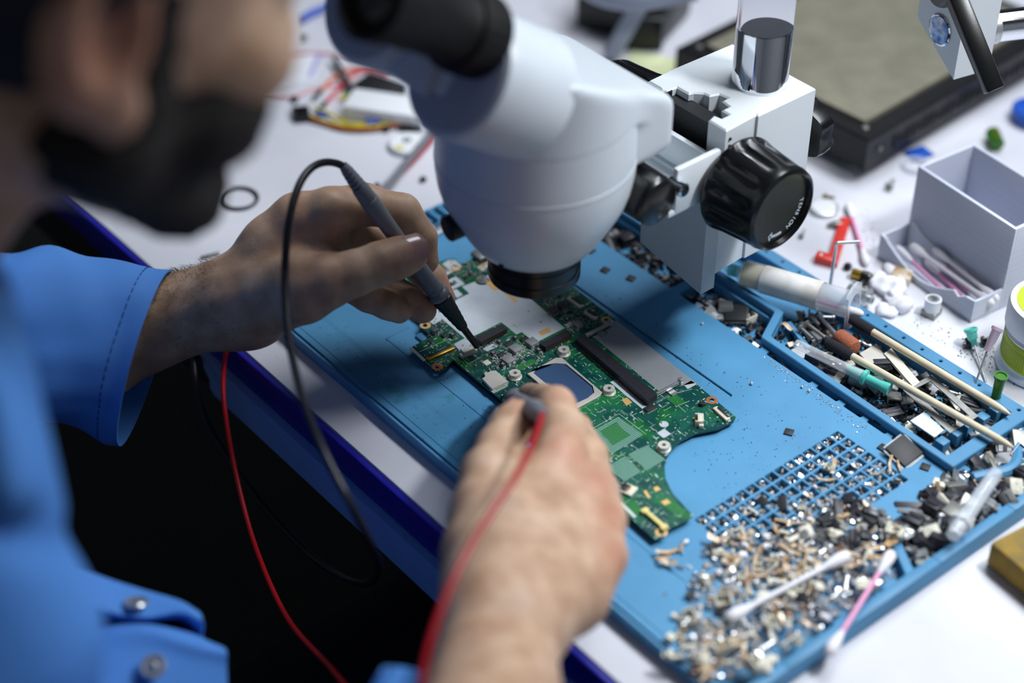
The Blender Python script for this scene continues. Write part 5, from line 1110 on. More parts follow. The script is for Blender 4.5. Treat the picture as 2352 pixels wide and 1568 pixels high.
p = at(1808, 752, 9.5); g = [[p+np.array((i*1.0-4, j*1.5, 1+.6*math.sin(i*.7))) for j in (-1, 0, 1)] for i in range(9)]
tag(MB().sheet(g, .3).build('silver_ribbon', 'flex', base=p), 'short speckled ribbon on the triangular shelf of the tool tray', 'ribbon')
p = at(1690, 762, 5); o = blob('white_pebble', p, 3.2, 5, 'cotton', 'white plastic crumb in the short tray near its lower end', 'crumb')
for i, (a, b) in enumerate((((1852, 742), (1895, 775)), ((1862, 726), (1880, 745)), ((1838, 752), (1866, 778)), ((1772, 818), (1776, 836)), ((1788, 820), (1812, 852)))):
    h = 12 if i < 3 else 6; p, q = at(*a, h), at(*b, h); d = (q-p)/np.linalg.norm(q-p); L = np.linalg.norm(q-p)
    tag(MB().lathe([(2.2, 0), (2.3, .4), (2.3, 1.4), (1.2, 1.6)]+[(1.25 if k % 2 else 1.05, 1.6+(L-1.6)*k/12) for k in range(13)], p, d, n=14).build('machine_screw', 'steel_dull', base=p),
        ['long steel screw under the syringe in the tool tray', 'short steel screw behind the long one under the syringe', 'steel screw lying nearest the triangular shelf', 'stubby screw at the top of the toothed recess', 'long thin screw in the first toothed recess'][i], 'screw', 'machine screws in the mat trays')
# crumbs nobody could count
def crumbs(name, pts, m, label, sz=(.4, 1.1), cat='scrap'):
    mb = MB()
    for p in pts:
        s = r8.uniform(*sz); mb.box(p, (s*r8.uniform(.6, 1.6), s*r8.uniform(.5, 1.2), s*r8.uniform(.3, .8)), eul(r8.uniform(0, 3), r8.uniform(0, 3), r8.uniform(0, 3)))
    o = mb.build(name, m, base=pts[0], smooth=0, kind='stuff'); return tag(o, label, cat)
def cloud(poly, n, z0, z1, xmax=281.0):
    xs = [p[0] for p in poly]; ys = [p[1] for p in poly]; out = []
    while len(out) < n:
        p = (r8.uniform(min(xs), max(xs)), r8.uniform(min(ys), max(ys)))
        if inside(p, poly) and p[0] < (xmax if min(xs) > 200 else 1e9): out.append((p[0], p[1], r8.uniform(z0, z1)))
    return out
cp, cd = [], []
for gx, gy in cells:
    full = r8.random()
    for _ in range(int(14+full*12)):
        (cp if r8.random() < .7 else cd).append((gx+r8.uniform(-2.3, 2.3), gy+r8.uniform(-2.3, 2.3), r8.uniform(4.5, 8.6)))
crumbs('solder_scraps', cp, 'tin', 'shiny solder scraps filling the cells of the grid', (1.1, 2.6)); crumbs('dark_scraps', cd, 'chip2', 'tiny dark chip scraps filling the cells of the grid', (.9, 2.0))
crumbs('heap_scraps', cloud(HEAP, 850, 10, 13), 'tin', 'fine shiny solder crumbs spread through the scrap heap', (.8, 2.8)); crumbs('heap_grit', cloud(HEAP, 200, 10, 13), 'rust', 'fine amber grit spread through the scrap heap', (.7, 2.4))
crumbs('chip_grit', cloud(BHEAP, 350, 4, 9), 'chip2', 'fine dark grit spread under the dark chip heap', (.8, 2.2)); crumbs('chip_glitter', cloud(BHEAP, 160, 6, 12), 'tin', 'fine bright glitter spread through the dark chip heap', (.6, 1.8))
for nm_, poly, n_, lb_ in (('tray_grit', BOX[1:5]+[(95, 158)], 1300, 'dark grit covering the bottom of the long tool tray'), ('tray_grit', [(-48, 102), (30, 102), (30, 124), (-48, 124)], 200, 'dark grit covering the bottom of the narrow tray'), ('tray_grit', shr(T2, 3), 160, 'dark grit covering the bottom of the short tray')):
    poly = [q for q in poly]; pts_ = [q for q in cloud(poly, n_, 3.1, 5.5) if q[0] < 280]
    crumbs(nm_, pts_, 'chip', lb_, (.6, 3.2))
edge_ = []
for i in range(150):
    t = r8.random()**.7; a = at(1740+260*t, 800+180*t, 9.8); edge_.append((a[0]+r8.gauss(0, 2), a[1]-1.5-abs(r8.gauss(0, 3)), 10.0))
crumbs('ridge_crumbs', edge_, 'tin', 'silver crumbs gathered along the ridge of the mat', (.25, .8))
spk = cloud([tuple(at(x, y, 0)[:2]) for x, y in ((2090, 690), (2352, 860), (2352, 900), (2110, 760), (1990, 560), (1900, 480), (2000, 480))], 170, .15, .3)+cloud([tuple(at(x, y, 0)[:2]) for x, y in ((2210, 775), (2290, 800), (2280, 850), (2200, 820))], 90, .15, .4)
crumbs('bench_specks', spk, 'chip', 'black specks of grit spread on the white bench by the box', (.25, .7))
spm = cloud([tuple(at(x, y, 9.8)[:2]) for x, y in ((1350, 640), (1900, 980), (1640, 1180), (1560, 1040), (1700, 950), (1300, 620))], 160, 9.85, 9.95)+cloud([tuple(at(x, y, 9.8)[:2]) for x, y in ((700, 800), (900, 760), (1140, 960), (1060, 1090))], 60, 9.85, 9.95)
crumbs('mat_specks', spm, 'chip2', 'grey specks of dust spread over the blue mat', (.2, .6))
for px, py, r_, lb_ in ((1726, 880, 1.0, 'round solder bead alone on the mat below the recess end'), (1842, 888, .8, 'upper solder bead of the row along the ridge'), (1858, 897, .9, 'middle solder bead of the row along the ridge'), (1613, 743, .8, 'small gold-flecked solder bead near the short tray ridge')):
    p = at(px, py, 9.8+r_); tag(MB().sphere(p, r_, 14).build('solder_bead', 'tin', base=p), lb_, 'solder bead')
# ---------------------------------------------------------------- loose leads and jumper wires at the back left
def wire(pts, h, r, m, label, ends=(), name='jumper_wire', group='jumper wires in the bundle left of the microscope', n=10):
    P_ = [at(p[0], p[1], p[2] if len(p) > 2 else h) for p in pts]; t = thing(name, label, 'wire', P_[0], group=group)
    MB().tube(crv(P_, 8), r, n).build('insulation', m, t)
    for e in ends:
        a = P_[0] if e == 0 else P_[-1]; b = P_[1] if e == 0 else P_[-2]; d = (a-b)/np.linalg.norm(a-b)
        MB().box(a+d*6, (2.6, 2.6, 13), frame(d), .3).build('plug', 'black_plastic', t, label='black plug housing')
    return t
wire([(738, 208), (766, 178), (800, 160), (850, 152), (900, 160)], 2, 1.25, 'wire_orange', 'orange jumper wire arching highest, black plug at its end', (0,))
wire([(748, 236), (786, 196), (818, 166), (850, 160), (890, 172)], 2.5, 1.25, 'wire_scarlet', 'red jumper wire beside the orange one, black plug at end', (0,))
for i, (m_, dy, lb_) in enumerate((('wire_yellow', 0, 'yellow jumper wire, uppermost of the long curved bundle'), ('wire_green', 3, 'green jumper wire, second in the long curved bundle'), ('wire_orange', 6, 'orange jumper wire, third in the long curved bundle'), ('wire_brown', 9, 'brown jumper wire, lowest of the long curved bundle'))):
    wire([(704, 262+dy*.4, 2.4+i*.6), (740, 278+dy*.5, 2), (790, 288+dy, 2), (850, 292+dy*.6, 2.5), (920, 278+dy, 2.5), (965, 268+dy, 3), (1010, 268+dy, 3)], 2, 1.25, m_, lb_, (0,) if i in (0, 2) else ())
wire([(722, 248), (760, 262), (800, 284), (850, 286)], 3.4, 1.2, 'wire_yellow', 'short yellow wire joining the curved bundle from above')
wire([(840, 284), (880, 272), (930, 262), (990, 262)], 4.4, 1.3, 'wire_blue', 'blue jumper wire lying over the right end of the bundle')
wire([(780, 226), (810, 220), (850, 208), (866, 205)], 2, 1.5, 'wire_yellow', 'short thick yellow wire left of the salmon film')
wire([(790, 218), (815, 210), (845, 203)], 3, 1.4, 'wire_green', 'short green wire just above the short yellow wire')
wire([(768, 132), (790, 172), (806, 204), (818, 232)], 5, 1.9, 'wire_black', 'thick black wire crossing over the orange and red wires')
wire([(600, 215), (670, 222), (720, 205), (780, 195), (840, 200)], 1, .9, 'wire_pinkred', 'thin faded pink wire lying across the bench')
wire([(640, 128), (700, 122), (760, 124), (830, 132)], 1, .9, 'wire_pinkred', 'thin faded pink wire behind the printed sheet')
wire([(690, 46), (722, 28), (765, 14), (830, 10), (900, 20)], 3, 3.0, 'wire_blue', 'thick blue cable at the back left top edge', name='cable', group=None)
p = at(695, 262, 3.4); tag(MB().box(p, (13, 10, 6.5), rotz(-.5), .5).build('plug_block', 'black_plastic', base=p), 'black plug block at the left end of the wire bundle', 'plug')
for px, py, L, an, lb_, m_ in ((676, 228, 5, .4, 'small black stub left of the wire bundle', 'black_plastic'), (742, 262, 8, .9, 'small blue plug under the red wire end', 'blue_plastic'), (852, 278, 7, .5, 'small blue plug beside the white foam block', 'blue_plastic'), (886, 296, 5, .2, 'small black stub below the curved wire bundle', 'black_plastic'),
                           (945, 294, 15, .9, 'black plug tip at the left of the pod', 'black_plastic'), (697, 86, 6, .2, 'small dark knob on the bench at the back', 'steel_dull'), (972, 411, 4, .3, 'tiny black chip on the bench near the leads', 'chip'), (866, 425, 3, .3, 'tiny black chip left of the red lead', 'chip')):
    p = at(px, py, 2); tag(MB().box(p, (L, 4 if L > 4 else 3.4, 3.4 if L > 4 else 2.4), rotz(an), .4).build('small_plug' if L > 4 else 'bench_chip', m_, base=p), lb_, 'plug' if L > 4 else 'chip')
pt = [(640, 140), (742, 118), (722, 182), (640, 196)]
def flat(pts, h, m, th, name, label, cat):
    poly = [tuple(at(x, y, h)[:2]) for x, y in pts]; return tag(MB().prism(poly, h, h+th).build(name, m, base=(*np.mean(poly, 0), h), smooth=0), label, cat)
sh_ = flat([(600, 150), (738, 118), (722, 186), (600, 200)], .15, 'paper', .2, 'printed_sheet', 'thin white printed sheet with violet stripe on the bench', 'sheet')
poly = [tuple(at(x, y, .4)[:2]) for x, y in ((728, 124), (740, 123), (716, 176), (705, 178))]; MB().prism(poly, .36, .42).build('stripe', 'violet', sh_, smooth=0)
flat([(830, 246), (880, 224), (900, 232), (850, 254)], 1, 'salmon', .6, 'salmon_film', 'salmon pink film strip lying by the white foam block', 'film')
p = at(890, 250, 6); tag(MB().box(p, (58, 26, 11), rotz(.62), 1).build('foam_block', 'jar_white', base=p), 'white foam block beside the jumper wires left of the microscope', 'foam block')
p = at(870, 205, 5); tag(MB().box(p, (34, 24, 9), rotz(.3), 2.5).build('dark_module', 'black_matte', base=p), 'dark plastic module behind the salmon film', 'module')
c = at(938, 338, 0); dsk = thing('toy_disc', 'white round disc with red and yellow marks behind the test leads', 'disc', c)
MB().cyl(c+np.array((0, 0, .2)), c+np.array((0, 0, 4)), 13.5, bev=.8, n=40).build('disc_body', 'jar_white', dsk)
for dx, dy, m_ in ((9, 3, 'red_plastic'), (2, -9, 'wire_yellow'), (-3, 1, 'black_plastic')): MB().ring(c+np.array((dx, dy, 4)), 3, 1.4, .2).build('mark', m_, dsk)
# ---------------------------------------------------------------- test leads
def probe(label, tip, top, cable, body, tipm, wirem, tiplen, red=False):
    tip, top = np.array(tip, float), np.array(top, float); d = (top-tip)/np.linalg.norm(top-tip); L = np.linalg.norm(top-tip)
    t = thing('test_lead', label, 'test probe', tip)
    k = L/150.0
    MB().lathe([(.25, 0), (.7, 1.2), (.75, 7)], tip, d, n=12).build('metal_tip', 'steel', t)
    MB().lathe([(1.5, 5.6), (1.9, 6.2), (2.2, 22*k), (2.8, 23*k)]+[(2.9+2.9*i/12+(.22 if i % 2 else 0), (23+25*i/12)*k) for i in range(13)]+[(4.9, 49*k)], tip, d, n=36).build('tip_sleeve', tipm, t)
    pr = [(5.2, 48.5*k), (6.3, 50*k), (6.6, 51.5*k), (6.0, 53*k), (5.0, 54*k), (5.0, 55.2*k), (5.6, 56.2*k), (4.9, 57.5*k), (4.8, 60*k), (5.1, 61*k), (4.7, 62.5*k), (4.7, 80*k), (4.5, 100*k), (4.8, 112*k), (5.3, 121*k), (5.4, 128*k), (4.9, 128.4*k), (4.9, 129*k), (5.1, 129.4*k), (4.8, 137*k)]
    MB().lathe(pr, tip, d, n=48).build('probe_body', body, t)
    sr = [(4.2, 136*k)]
    for i in range(5): sr += [(4.5-.25*i, (137.2+3*i)*k), (4.4-.25*i, (138.8+3*i)*k), (2.9, (138.9+3*i)*k), (2.9, (140.1+3*i)*k)]
    sr += [(3.1, 152.2*k), (2.4, 155*k)]
    MB().lathe(sr, tip, d, n=36).build('strain_relief', body, t)
    dt_ = tip+d*72*k+np.cross(d, FW)*0; sdv = np.cross(d, UP); sdv /= np.linalg.norm(sdv)
    MB().tube(crv(cable, 10), 1.55 if red else 2.1, 12).build('cable', wirem, t)
    return t, d
pt_ = at(1108, 812, 14.8); pp_ = J(799, 394, 964)
db = (pp_-pt_)/np.linalg.norm(pp_-pt_)
blk, _ = probe('grey test probe with black tip and black cable held in the left hand', pt_, pp_, [pp_-db*6, pp_+db*1.5, J(776, 376, 960), J(744, 373, 953), J(713, 388, 944), J(687, 425, 935), J(667, 490, 925), J(657, 570, 916), J(655, 680, 905), J(668, 800, 892), J(700, 930, 872), J(752, 1055, 850), J(822, 1190, 850), J(870, 1300, 900), J(830, 1340, 980), J(720, 1280, 1040), J(590, 1140, 1080), J(480, 980, 1090), J(446, 840, 1095), J(470, 740, 1130), at(560, 640, 3)], 'probe_grey', 'probe_black', 'wire_black', 20)
def behind(px, py, d): return J(px, py, d)
rt_ = at(1160, 905, 15.4); rp_ = J(1243, 950, 862); dr = (rp_-rt_)/np.linalg.norm(rp_-rt_)
red, _ = probe('grey test probe with red cable held in the right hand', rt_, rp_, [rp_-dr*5, rp_+dr*4, J(1226, 1010, 832), J(1190, 1085, 808), J(1140, 1160, 792), J(1085, 1245, 778), J(1042, 1330, 765), J(1005, 1420, 755), J(978, 1510, 748), J(960, 1600, 745), J(920, 1700, 755), J(840, 1630, 840), J(755, 1530, 930), J(660, 1420, 985), J(588, 1260, 1030), J(542, 1090, 1050), J(516, 940, 1062), J(514, 850, 1070), J(526, 795, 1068), at(575, 745, 3), at(690, 640, 3), at(800, 540, 3), at(880, 432, 3), at(930, 388, 3), at(985, 330, 3), at(1060, 240, 3)], 'probe_grey', 'probe_black', 'wire_red', 20, True)
wire([(852, 470), (890, 428), (935, 372), (975, 325), (1040, 240)], 6.5, 2.4, 'wire_grey', 'grey lead running alongside the red lead behind the hand', name='grey_lead', group=None)
# ---------------------------------------------------------------- the technician
def chain(P, pts, k=3.0):
    d = None
    for (a, ra), (b, rb) in zip(pts[:-1], pts[1:]):
        c = rcone(P, a, b, ra, rb); d = c if d is None else smin(d, c, k)
    return d
def j(l): return [(J(x, y, dd), r) for x, y, dd, r in l]
# left hand (holds the black-cabled probe like a pen)
LF = dict(
 index=j([(758, 484, 985, 13.2), (842, 470, 997, 11.6), (922, 487, 1006, 10.6), (966, 545, 1013, 9.3), (976, 598, 1017, 8.0)]),
 middle=j([(742, 528, 1000, 12.5), (850, 560, 1026, 10.5), (940, 592, 1034, 10), (990, 640, 1034, 8.8), (1016, 683, 1032, 7.6)]),
 ring=j([(725, 566, 1006, 12), (800, 610, 1014, 10.3), (880, 655, 1018, 9.8), (935, 688, 1018, 8.9), (971, 711, 1018, 8.1)]),
 little=j([(705, 606, 1002, 11), (780, 648, 1003, 9.2), (845, 680, 1004, 8.6), (890, 702, 1006, 7.8), (917, 715, 1008, 7.0)]))
LTH = j([(628, 672, 988, 20), (690, 662, 978, 18), (752, 646, 974, 14.6), (812, 628, 975, 12.2), (872, 606, 979, 11.8), (915, 592, 983, 11.0), (941, 583, 985, 10.2)])
LPALM = [j([(560, 676, 1000, 22), (630, 575, 998, 19.5), (690, 508, 992, 15.5), (758, 484, 986, 12.8)]), j([(560, 690, 1000, 22), (742, 528, 1000, 13)]), j([(560, 700, 1004, 21), (725, 566, 1006, 12.5)]), j([(580, 715, 1006, 19), (705, 606, 1002, 12)]),
         j([(600, 690, 996, 20), (690, 655, 984, 19), (735, 600, 988, 12)])]
LARM = j([(566, 690, 1000, 23), (510, 700, 1003, 23.5), (420, 721, 1008, 22.6), (330, 745, 1012, 26), (200, 790, 1010, 33), (20, 830, 1000, 38)])
def hand_f(F_, TH, PALM, ARM, web=None):
    def f(P):
        d = chain(P, ARM, 8)
        for c in PALM: d = smin(d, chain(P, c, 6), 9)
        pal = d; th = chain(P, TH, 4); d = smin(pal, th, 7)
        fs = [chain(P, c, 2.4) for c in F_.values()]
        out = d
        for c in fs: out = smin(out, c, 3.2)
        m = fs[0]
        for c in fs[1:]: m = smin(m, c, 1.0)
        out = np.minimum(out+.25, smin(d, m, 3.0))
        if web is not None:
            for a, b, r, k in web: out = smin(out, rcone(P, a, b, r, r), k)
        return out
    return f
def creases(P, pts):
    o = 0
    for c, n_, w_, dep in pts: q = (P-np.array(c, np.float32)); s_ = q @ np.array(n_, np.float32); rr_ = np.sqrt((q*q).sum(-1)); o = o+dep*np.exp(-(s_/w_)**2)*np.clip(1-rr_/17, 0, 1)
    return o
def cre(ch, i, w_=1.0, dep=.95):
    a, b, c = ch[i-1][0], ch[i][0], ch[min(i+1, len(ch)-1)][0]; d = (c-a)/np.linalg.norm(c-a); return [(b+d*o, d, w_, dep) for o in (-3.2, 0, 3.0)]
LC = cre(LTH, 4)+cre(LF['index'], 2, .8, .4)+cre(LF['middle'], 2)+cre(LF['ring'], 2)+cre(LF['index'], 3, .6, .3)
fl0 = hand_f(LF, LTH, LPALM, LARM)
NB = J(951, 577, 974); nn_ = -FW*.93+UP*.25; nn_ /= np.linalg.norm(nn_)
def field_L(P):
    d = fl0(P)+creases(P, LC)+.5*wob(P, .22, 3)*np.clip((np.linalg.norm(P-np.array(LTH[5][0], np.float32), axis=-1)-16)/30, 0, 1)
    # loose folds of the web between thumb and index
    w = smin(rcone(P, J(720, 560, 990), J(770, 545, 992), 8, 6), rcone(P, J(720, 600, 990), J(775, 590, 990), 7, 5), 2)
    return smin(d, w, 4)
allL = [p for c in list(LF.values())+[LTH] for p, _ in c]+[p for c in LPALM for p, _ in c]+[LARM[0][0], LARM[3][0], LARM[4][0]]
lo_, hi_ = np.min(allL, 0)-38, np.max(allL, 0)+34
VL, QL = nets(field_L, lo_, hi_, 1.35)
# right hand (holds the red-cabled probe, knuckles to the camera)
RF = dict(
 index=j([(1288, 1046, 878, 13.4), (1290, 985, 890, 11.6), (1276, 936, 905, 10.6), (1246, 922, 934, 9.4), (1218, 915, 960, 8.2)]),
 middle=j([(1352, 1122, 878, 13.2), (1345, 1050, 900, 11.6), (1312, 992, 928, 10.6), (1262, 968, 950, 9), (1222, 948, 968, 8)]),
 ring=j([(1380, 1196, 868, 12.6), (1372, 1130, 900, 11), (1330, 1060, 930, 10), (1270, 1010, 945, 9), (1225, 975, 955, 8)]),
 little=j([(1385, 1280, 852, 11.4), (1385, 1210, 885, 9.6), (1345, 1130, 915, 8.8), (1290, 1070, 925, 8), (1250, 1035, 930, 7.2)]))
RTH = j([(1112, 1262, 826, 20), (1118, 1180, 838, 16.5), (1124, 1096, 856, 13.6), (1146, 1032, 876, 11.4), (1168, 985, 890, 10.6), (1186, 958, 900, 9.2)])
RPALM = [j([(1145, 1440, 800, 25), (1195, 1250, 838, 20), (1288, 1046, 878, 13.2)]), j([(1150, 1440, 800, 24), (1260, 1260, 842, 20), (1352, 1122, 878, 13)]), j([(1160, 1430, 802, 24), (1300, 1290, 842, 18), (1380, 1196, 868, 12.6)]), j([(1170, 1440, 802, 23), (1310, 1360, 832, 18), (1384, 1280, 852, 12.2)]),
         j([(1120, 1340, 815, 22), (1150, 1200, 840, 17), (1200, 1110, 862, 11)]), j([(1180, 1260, 850, 22), (1280, 1200, 880, 20)])]
RARM = j([(1145, 1440, 800, 26), (1138, 1510, 786, 25.5), (1132, 1600, 765, 28), (1110, 1760, 720, 34), (1020, 2000, 680, 40)])
fr0 = hand_f(RF, RTH, RPALM, RARM)
def bump(P, c, r, a): return -a*np.exp(-((P-np.array(c, np.float32))**2).sum(-1)/(r*r))
tend = []
for k_ in ('index', 'middle', 'ring'): tend.append((J(1170, 1400, 778), RF[k_][0][0]-FW*9))
def field_R(P):
    d = fr0(P)+creases(P, cre(RTH, 4)+cre(RF['index'], 2))+.6*wob(P, .16, 8)
    for k_ in ('index', 'middle', 'ring', 'little'): d = d+bump(P, RF[k_][0][0]-FW*11, 9, 1.6)
    for a, b in tend: d = smin(d, rcone(P, a+FW*4.5, b+FW*2.5, 2, 2.4), 5)
    return d
allR = [p for c in list(RF.values())+[RTH] for p, _ in c]+[p for c in RPALM for p, _ in c]+[RARM[2][0], RARM[3][0]]
lo_, hi_ = np.min(allR, 0)-42, np.max(allR, 0)+42
VR, QR = nets(field_R, lo_, hi_, 1.6)
# head
HF = np.array((.10, .93, -.34)); HF /= np.linalg.norm(HF); HR = np.cross(HF, (0.04, .1, 1.)); HR /= np.linalg.norm(HR); HU = np.cross(HR, HF)
H0 = J(255, 112, 590)-HR*74+HF*4+HU*8
HM = np.stack((HR, HF, HU), 1); hw = lambda a, b, c: H0+HM @ np.array((a, b, c), float)
NK = J(-345, 560, 735)
def head_core(P):
    L = (P-H0.astype(np.float32)) @ HM.astype(np.float32); x = np.abs(L[..., 0]); Ls = np.stack((x, L[..., 1], L[..., 2]), -1)
    d = ell(L, (0, -10, 30), (76, 95, 86)); d = smin(d, ell(L, (0, 34, -28), (60, 56, 76)), 18)
    d = smin(d, rcone(Ls, (50, 0, -52), (14, 64, -94), 19, 16), 14); d = smin(d, ell(L, (0, 70, -94), (24, 17, 18)), 10)
    d = smin(d, ell(Ls, (40, 62, -22), (24, 24, 22)), 12); d = smin(d, ell(L, (0, 82, 24), (52, 15, 12)), 10)
    d = smax(d, -ell(Ls, (32, 96, 4), (17, 14, 11)), 8); d = smin(d, ell(Ls, (32, 74, 4), (13, 12, 12)), 3)
    d = smin(d, smin(rcone(L, (0, 88, 6), (0, 102, -30), 6, 10), ell(Ls, (11, 94, -34), (8, 9, 7)), 5), 6)
    d = smin(d, ell(L, (0, 91, -60), (25, 9, 5)), 5); d = smin(d, ell(L, (0, 90, -70), (22, 10, 6)), 4)
    ear = ell(Ls, (77, -12, -2), (9, 20, 33)); ear = smin(ear, ell(Ls, (75, 2, -30), (7, 10, 12)), 6); ear = smax(ear, -ell(Ls, (86, -8, 2), (9, 11, 20)), 4)
    d = smin(d, ear, 5)
    nk = rcone(P, hw(0, -30, -50), NK, 56, 52); nk = smin(nk, rcone(P, hw(36, -20, -50), J(-230, 600, 720), 14, 14), 12)
    return smin(d, nk, 14)
VH, QH = nets(head_core, np.minimum(H0-150, NK-75), np.maximum(H0+150, NK+75), 3.0)
# trunk and arms inside the clothes
CHEST = J(-620, 1000, 800); PEL = np.array((150., -520., -190.)); SHL = J(-420, 640, 930); SHR = J(-520, 1650, 640)
def trunk_f(P):
    d = smin(rcone(P, NK, CHEST, 50, 88), rcone(P, CHEST, PEL, 88, 95), 30)
    d = smin(d, chain(P, [(CHEST, 56), (SHL, 42), (J(-160, 860, 990), 42), (LARM[5][0], 37), (LARM[4][0], 31)], 10), 20)
    d = smin(d, chain(P, [(CHEST, 56), (SHR, 42), (J(60, 2400, 620), 44), (J(560, 2250, 620), 42), (RARM[4][0], 39), (RARM[3][0], 32)], 10), 20)
    return d
tl = np.array([NK, CHEST, PEL, SHL, SHR, LARM[4][0], RARM[4][0], J(560, 2250, 620), J(60, 2400, 620), J(-160, 860, 990)])
VT, QT = nets(trunk_f, tl.min(0)-125, tl.max(0)+125, 9.0)
Vb = np.vstack((VL, VR, VH, VT)); o1, o2, o3 = len(VL), len(VL)+len(VR), len(VL)+len(VR)+len(VH)
Qb = np.vstack((QL, QR+o1, QH+o2, QT+o3))
flush_pts = [(RF[k_][0][0]-FW*12, 13, .55) for k_ in ('index', 'middle', 'ring', 'little')]+[(RF['index'][2][0], 12, .4), (LF['index'][4][0], 13, .45), (LF['middle'][4][0], 12, .55), (LF['ring'][4][0], 12, .45), (LTH[6][0], 14, .4), (LPALM[0][2][0]-FW*8, 16, .3), (LTH[2][0], 16, .25), (hw(80, -8, 0), 34, .6), (RTH[5][0], 12, .4)]
def flush(V_):
    o = np.zeros(len(V_))
    for c, r, a in flush_pts: o = np.maximum(o, a*np.exp(-((V_-c)**2).sum(1)/(r*r)))
    return o
PB = np.array((150., -420., -300.))
person = np_mesh('person', Vb, Qb, 'skin', None, PB, attrs={'flush': flush})
tag(person, 'bearded person in blue work jacket bending over the motherboard with two probes', 'person')
BASE[person.name] = tuple(PB)
# thumbnail
def nail(name, tip, back, nrm, L, w_):
    tip, back = np.array(tip), np.array(back); d = (tip-back)/np.linalg.norm(tip-back); n_ = nrm-d*(nrm @ d); n_ /= np.linalg.norm(n_); s_ = np.cross(d, n_); g = []
    for i in range(9):
        t = i/8; row = []
        for q in range(9):
            u = q/4-1; ww = w_*(1-.0*t)*math.sqrt(max(.0, 1-max(0, (abs(t-.5)-.28)/.24)**2)); row.append(back+d*L*t+s_*u*ww+n_*(-.30*w_*u*u*.9-.5*(t-.4)**2*3))
        g.append(row)
    return MB().sheet(g, .5).build(name, 'nail', person, smooth=60)
td = (LTH[6][0]-LTH[5][0]); td /= np.linalg.norm(td)
nz = -FW*.92+UP*.30+RT*.12; nz -= td*(nz @ td); nz /= np.linalg.norm(nz)
nail('fingernail', LTH[6][0]+td*9.5+nz*9.0, LTH[6][0]-td*5.5+nz*11.2, nz, 15.5, 7.8)
td2 = RTH[5][0]-RTH[4][0]; td2 /= np.linalg.norm(td2); n2 = -RT*.75-FW*.3+UP*.4
n2 -= td2*(n2 @ td2); n2 /= np.linalg.norm(n2); nail('fingernail', RTH[5][0]+td2*6+n2*8.6, RTH[5][0]-td2*6+n2*9.8, n2, 13, 6.5)
# hair, beard, brows
def hair_f(P):
    L = (P-H0.astype(np.float32)) @ HM.astype(np.float32)
    d = ell(L, (0, -14, 34), (83, 99, 92))+2.0*wob(L, .12, 2)
    plane = -(L[..., 2]-(8+np.clip(L[..., 1], -60, 80)*.62))*.85
    back = np.where(L[..., 1] < -14, -(L[..., 2]+80), 99)
    return smax(d, np.minimum(plane, back), 6)
V_, Q_ = nets(hair_f, H0-150, H0+150, 3.6); np_mesh('hair', V_, Q_, 'hair', person, PB)
def beard_f(P):
    L = (P-H0.astype(np.float32)) @ HM.astype(np.float32); x = np.abs(L[..., 0]); Ls = np.stack((x, L[..., 1], L[..., 2]), -1)
    d = smin(rcone(Ls, (52, 2, -50), (16, 66, -93), 22, 20), ell(L, (0, 71, -97), (28, 21, 22)), 10)
    d = smin(d, rcone(Ls, (61, 12, 8), (57, 12, -50), 13, 20), 10); d = smin(d, ell(Ls, (43, 50, -44), (24, 29, 27)), 12); d = smin(d, rcone(Ls, (26, 80, -62), (6, 93, -48), 10, 8), 6)
    return d+1.6*wob(L, .35, 5)+.8*wob(L, .8, 6)
V_, Q_ = nets(beard_f, H0-150, H0+150, 3.0); np_mesh('beard', V_, Q_, 'beard', person, PB)
bw = MB()
for sg in (-1, 1): bw.tube(crv([hw(sg*14, 92, 21), hw(sg*32, 92, 27), hw(sg*52, 78, 22)], 6), 4, 8)
bw.build('eyebrows', 'hair', person, kind='stuff')
# forearm hair
ah = MB(); ra_ = random.Random(5)
for i in range(850):
    t = ra_.random(); k0 = min(2, int(t*3)); f_ = t*3-k0; c = LARM[k0][0]*(1-f_)+LARM[k0+1][0]*f_; r_ = LARM[k0][1]*(1-f_)+LARM[k0+1][1]*f_
    ax_ = LARM[k0+1][0]-LARM[k0][0]; ax_ /= np.linalg.norm(ax_); a = ra_.gauss(1.15, .8); n_ = UP*math.sin(a)-FW*math.cos(a); n_ -= ax_*(n_ @ ax_); n_ /= np.linalg.norm(n_)
    p = c+n_*(r_-.6); q = np.cross(ax_, n_); L = ra_.uniform(6, 13); s1, s2 = ra_.gauss(0, .6), ra_.uniform(-1.0, .1)
    ah.tube([p, p+n_*L*.30+q*s1*L*.2-ax_*L*.25*s2, p+n_*L*.42+q*s1*L*.6-ax_*L*.7*s2], [.11, .09, .03], 3)
ah.build('arm_hair', 'hair', person, kind='stuff')
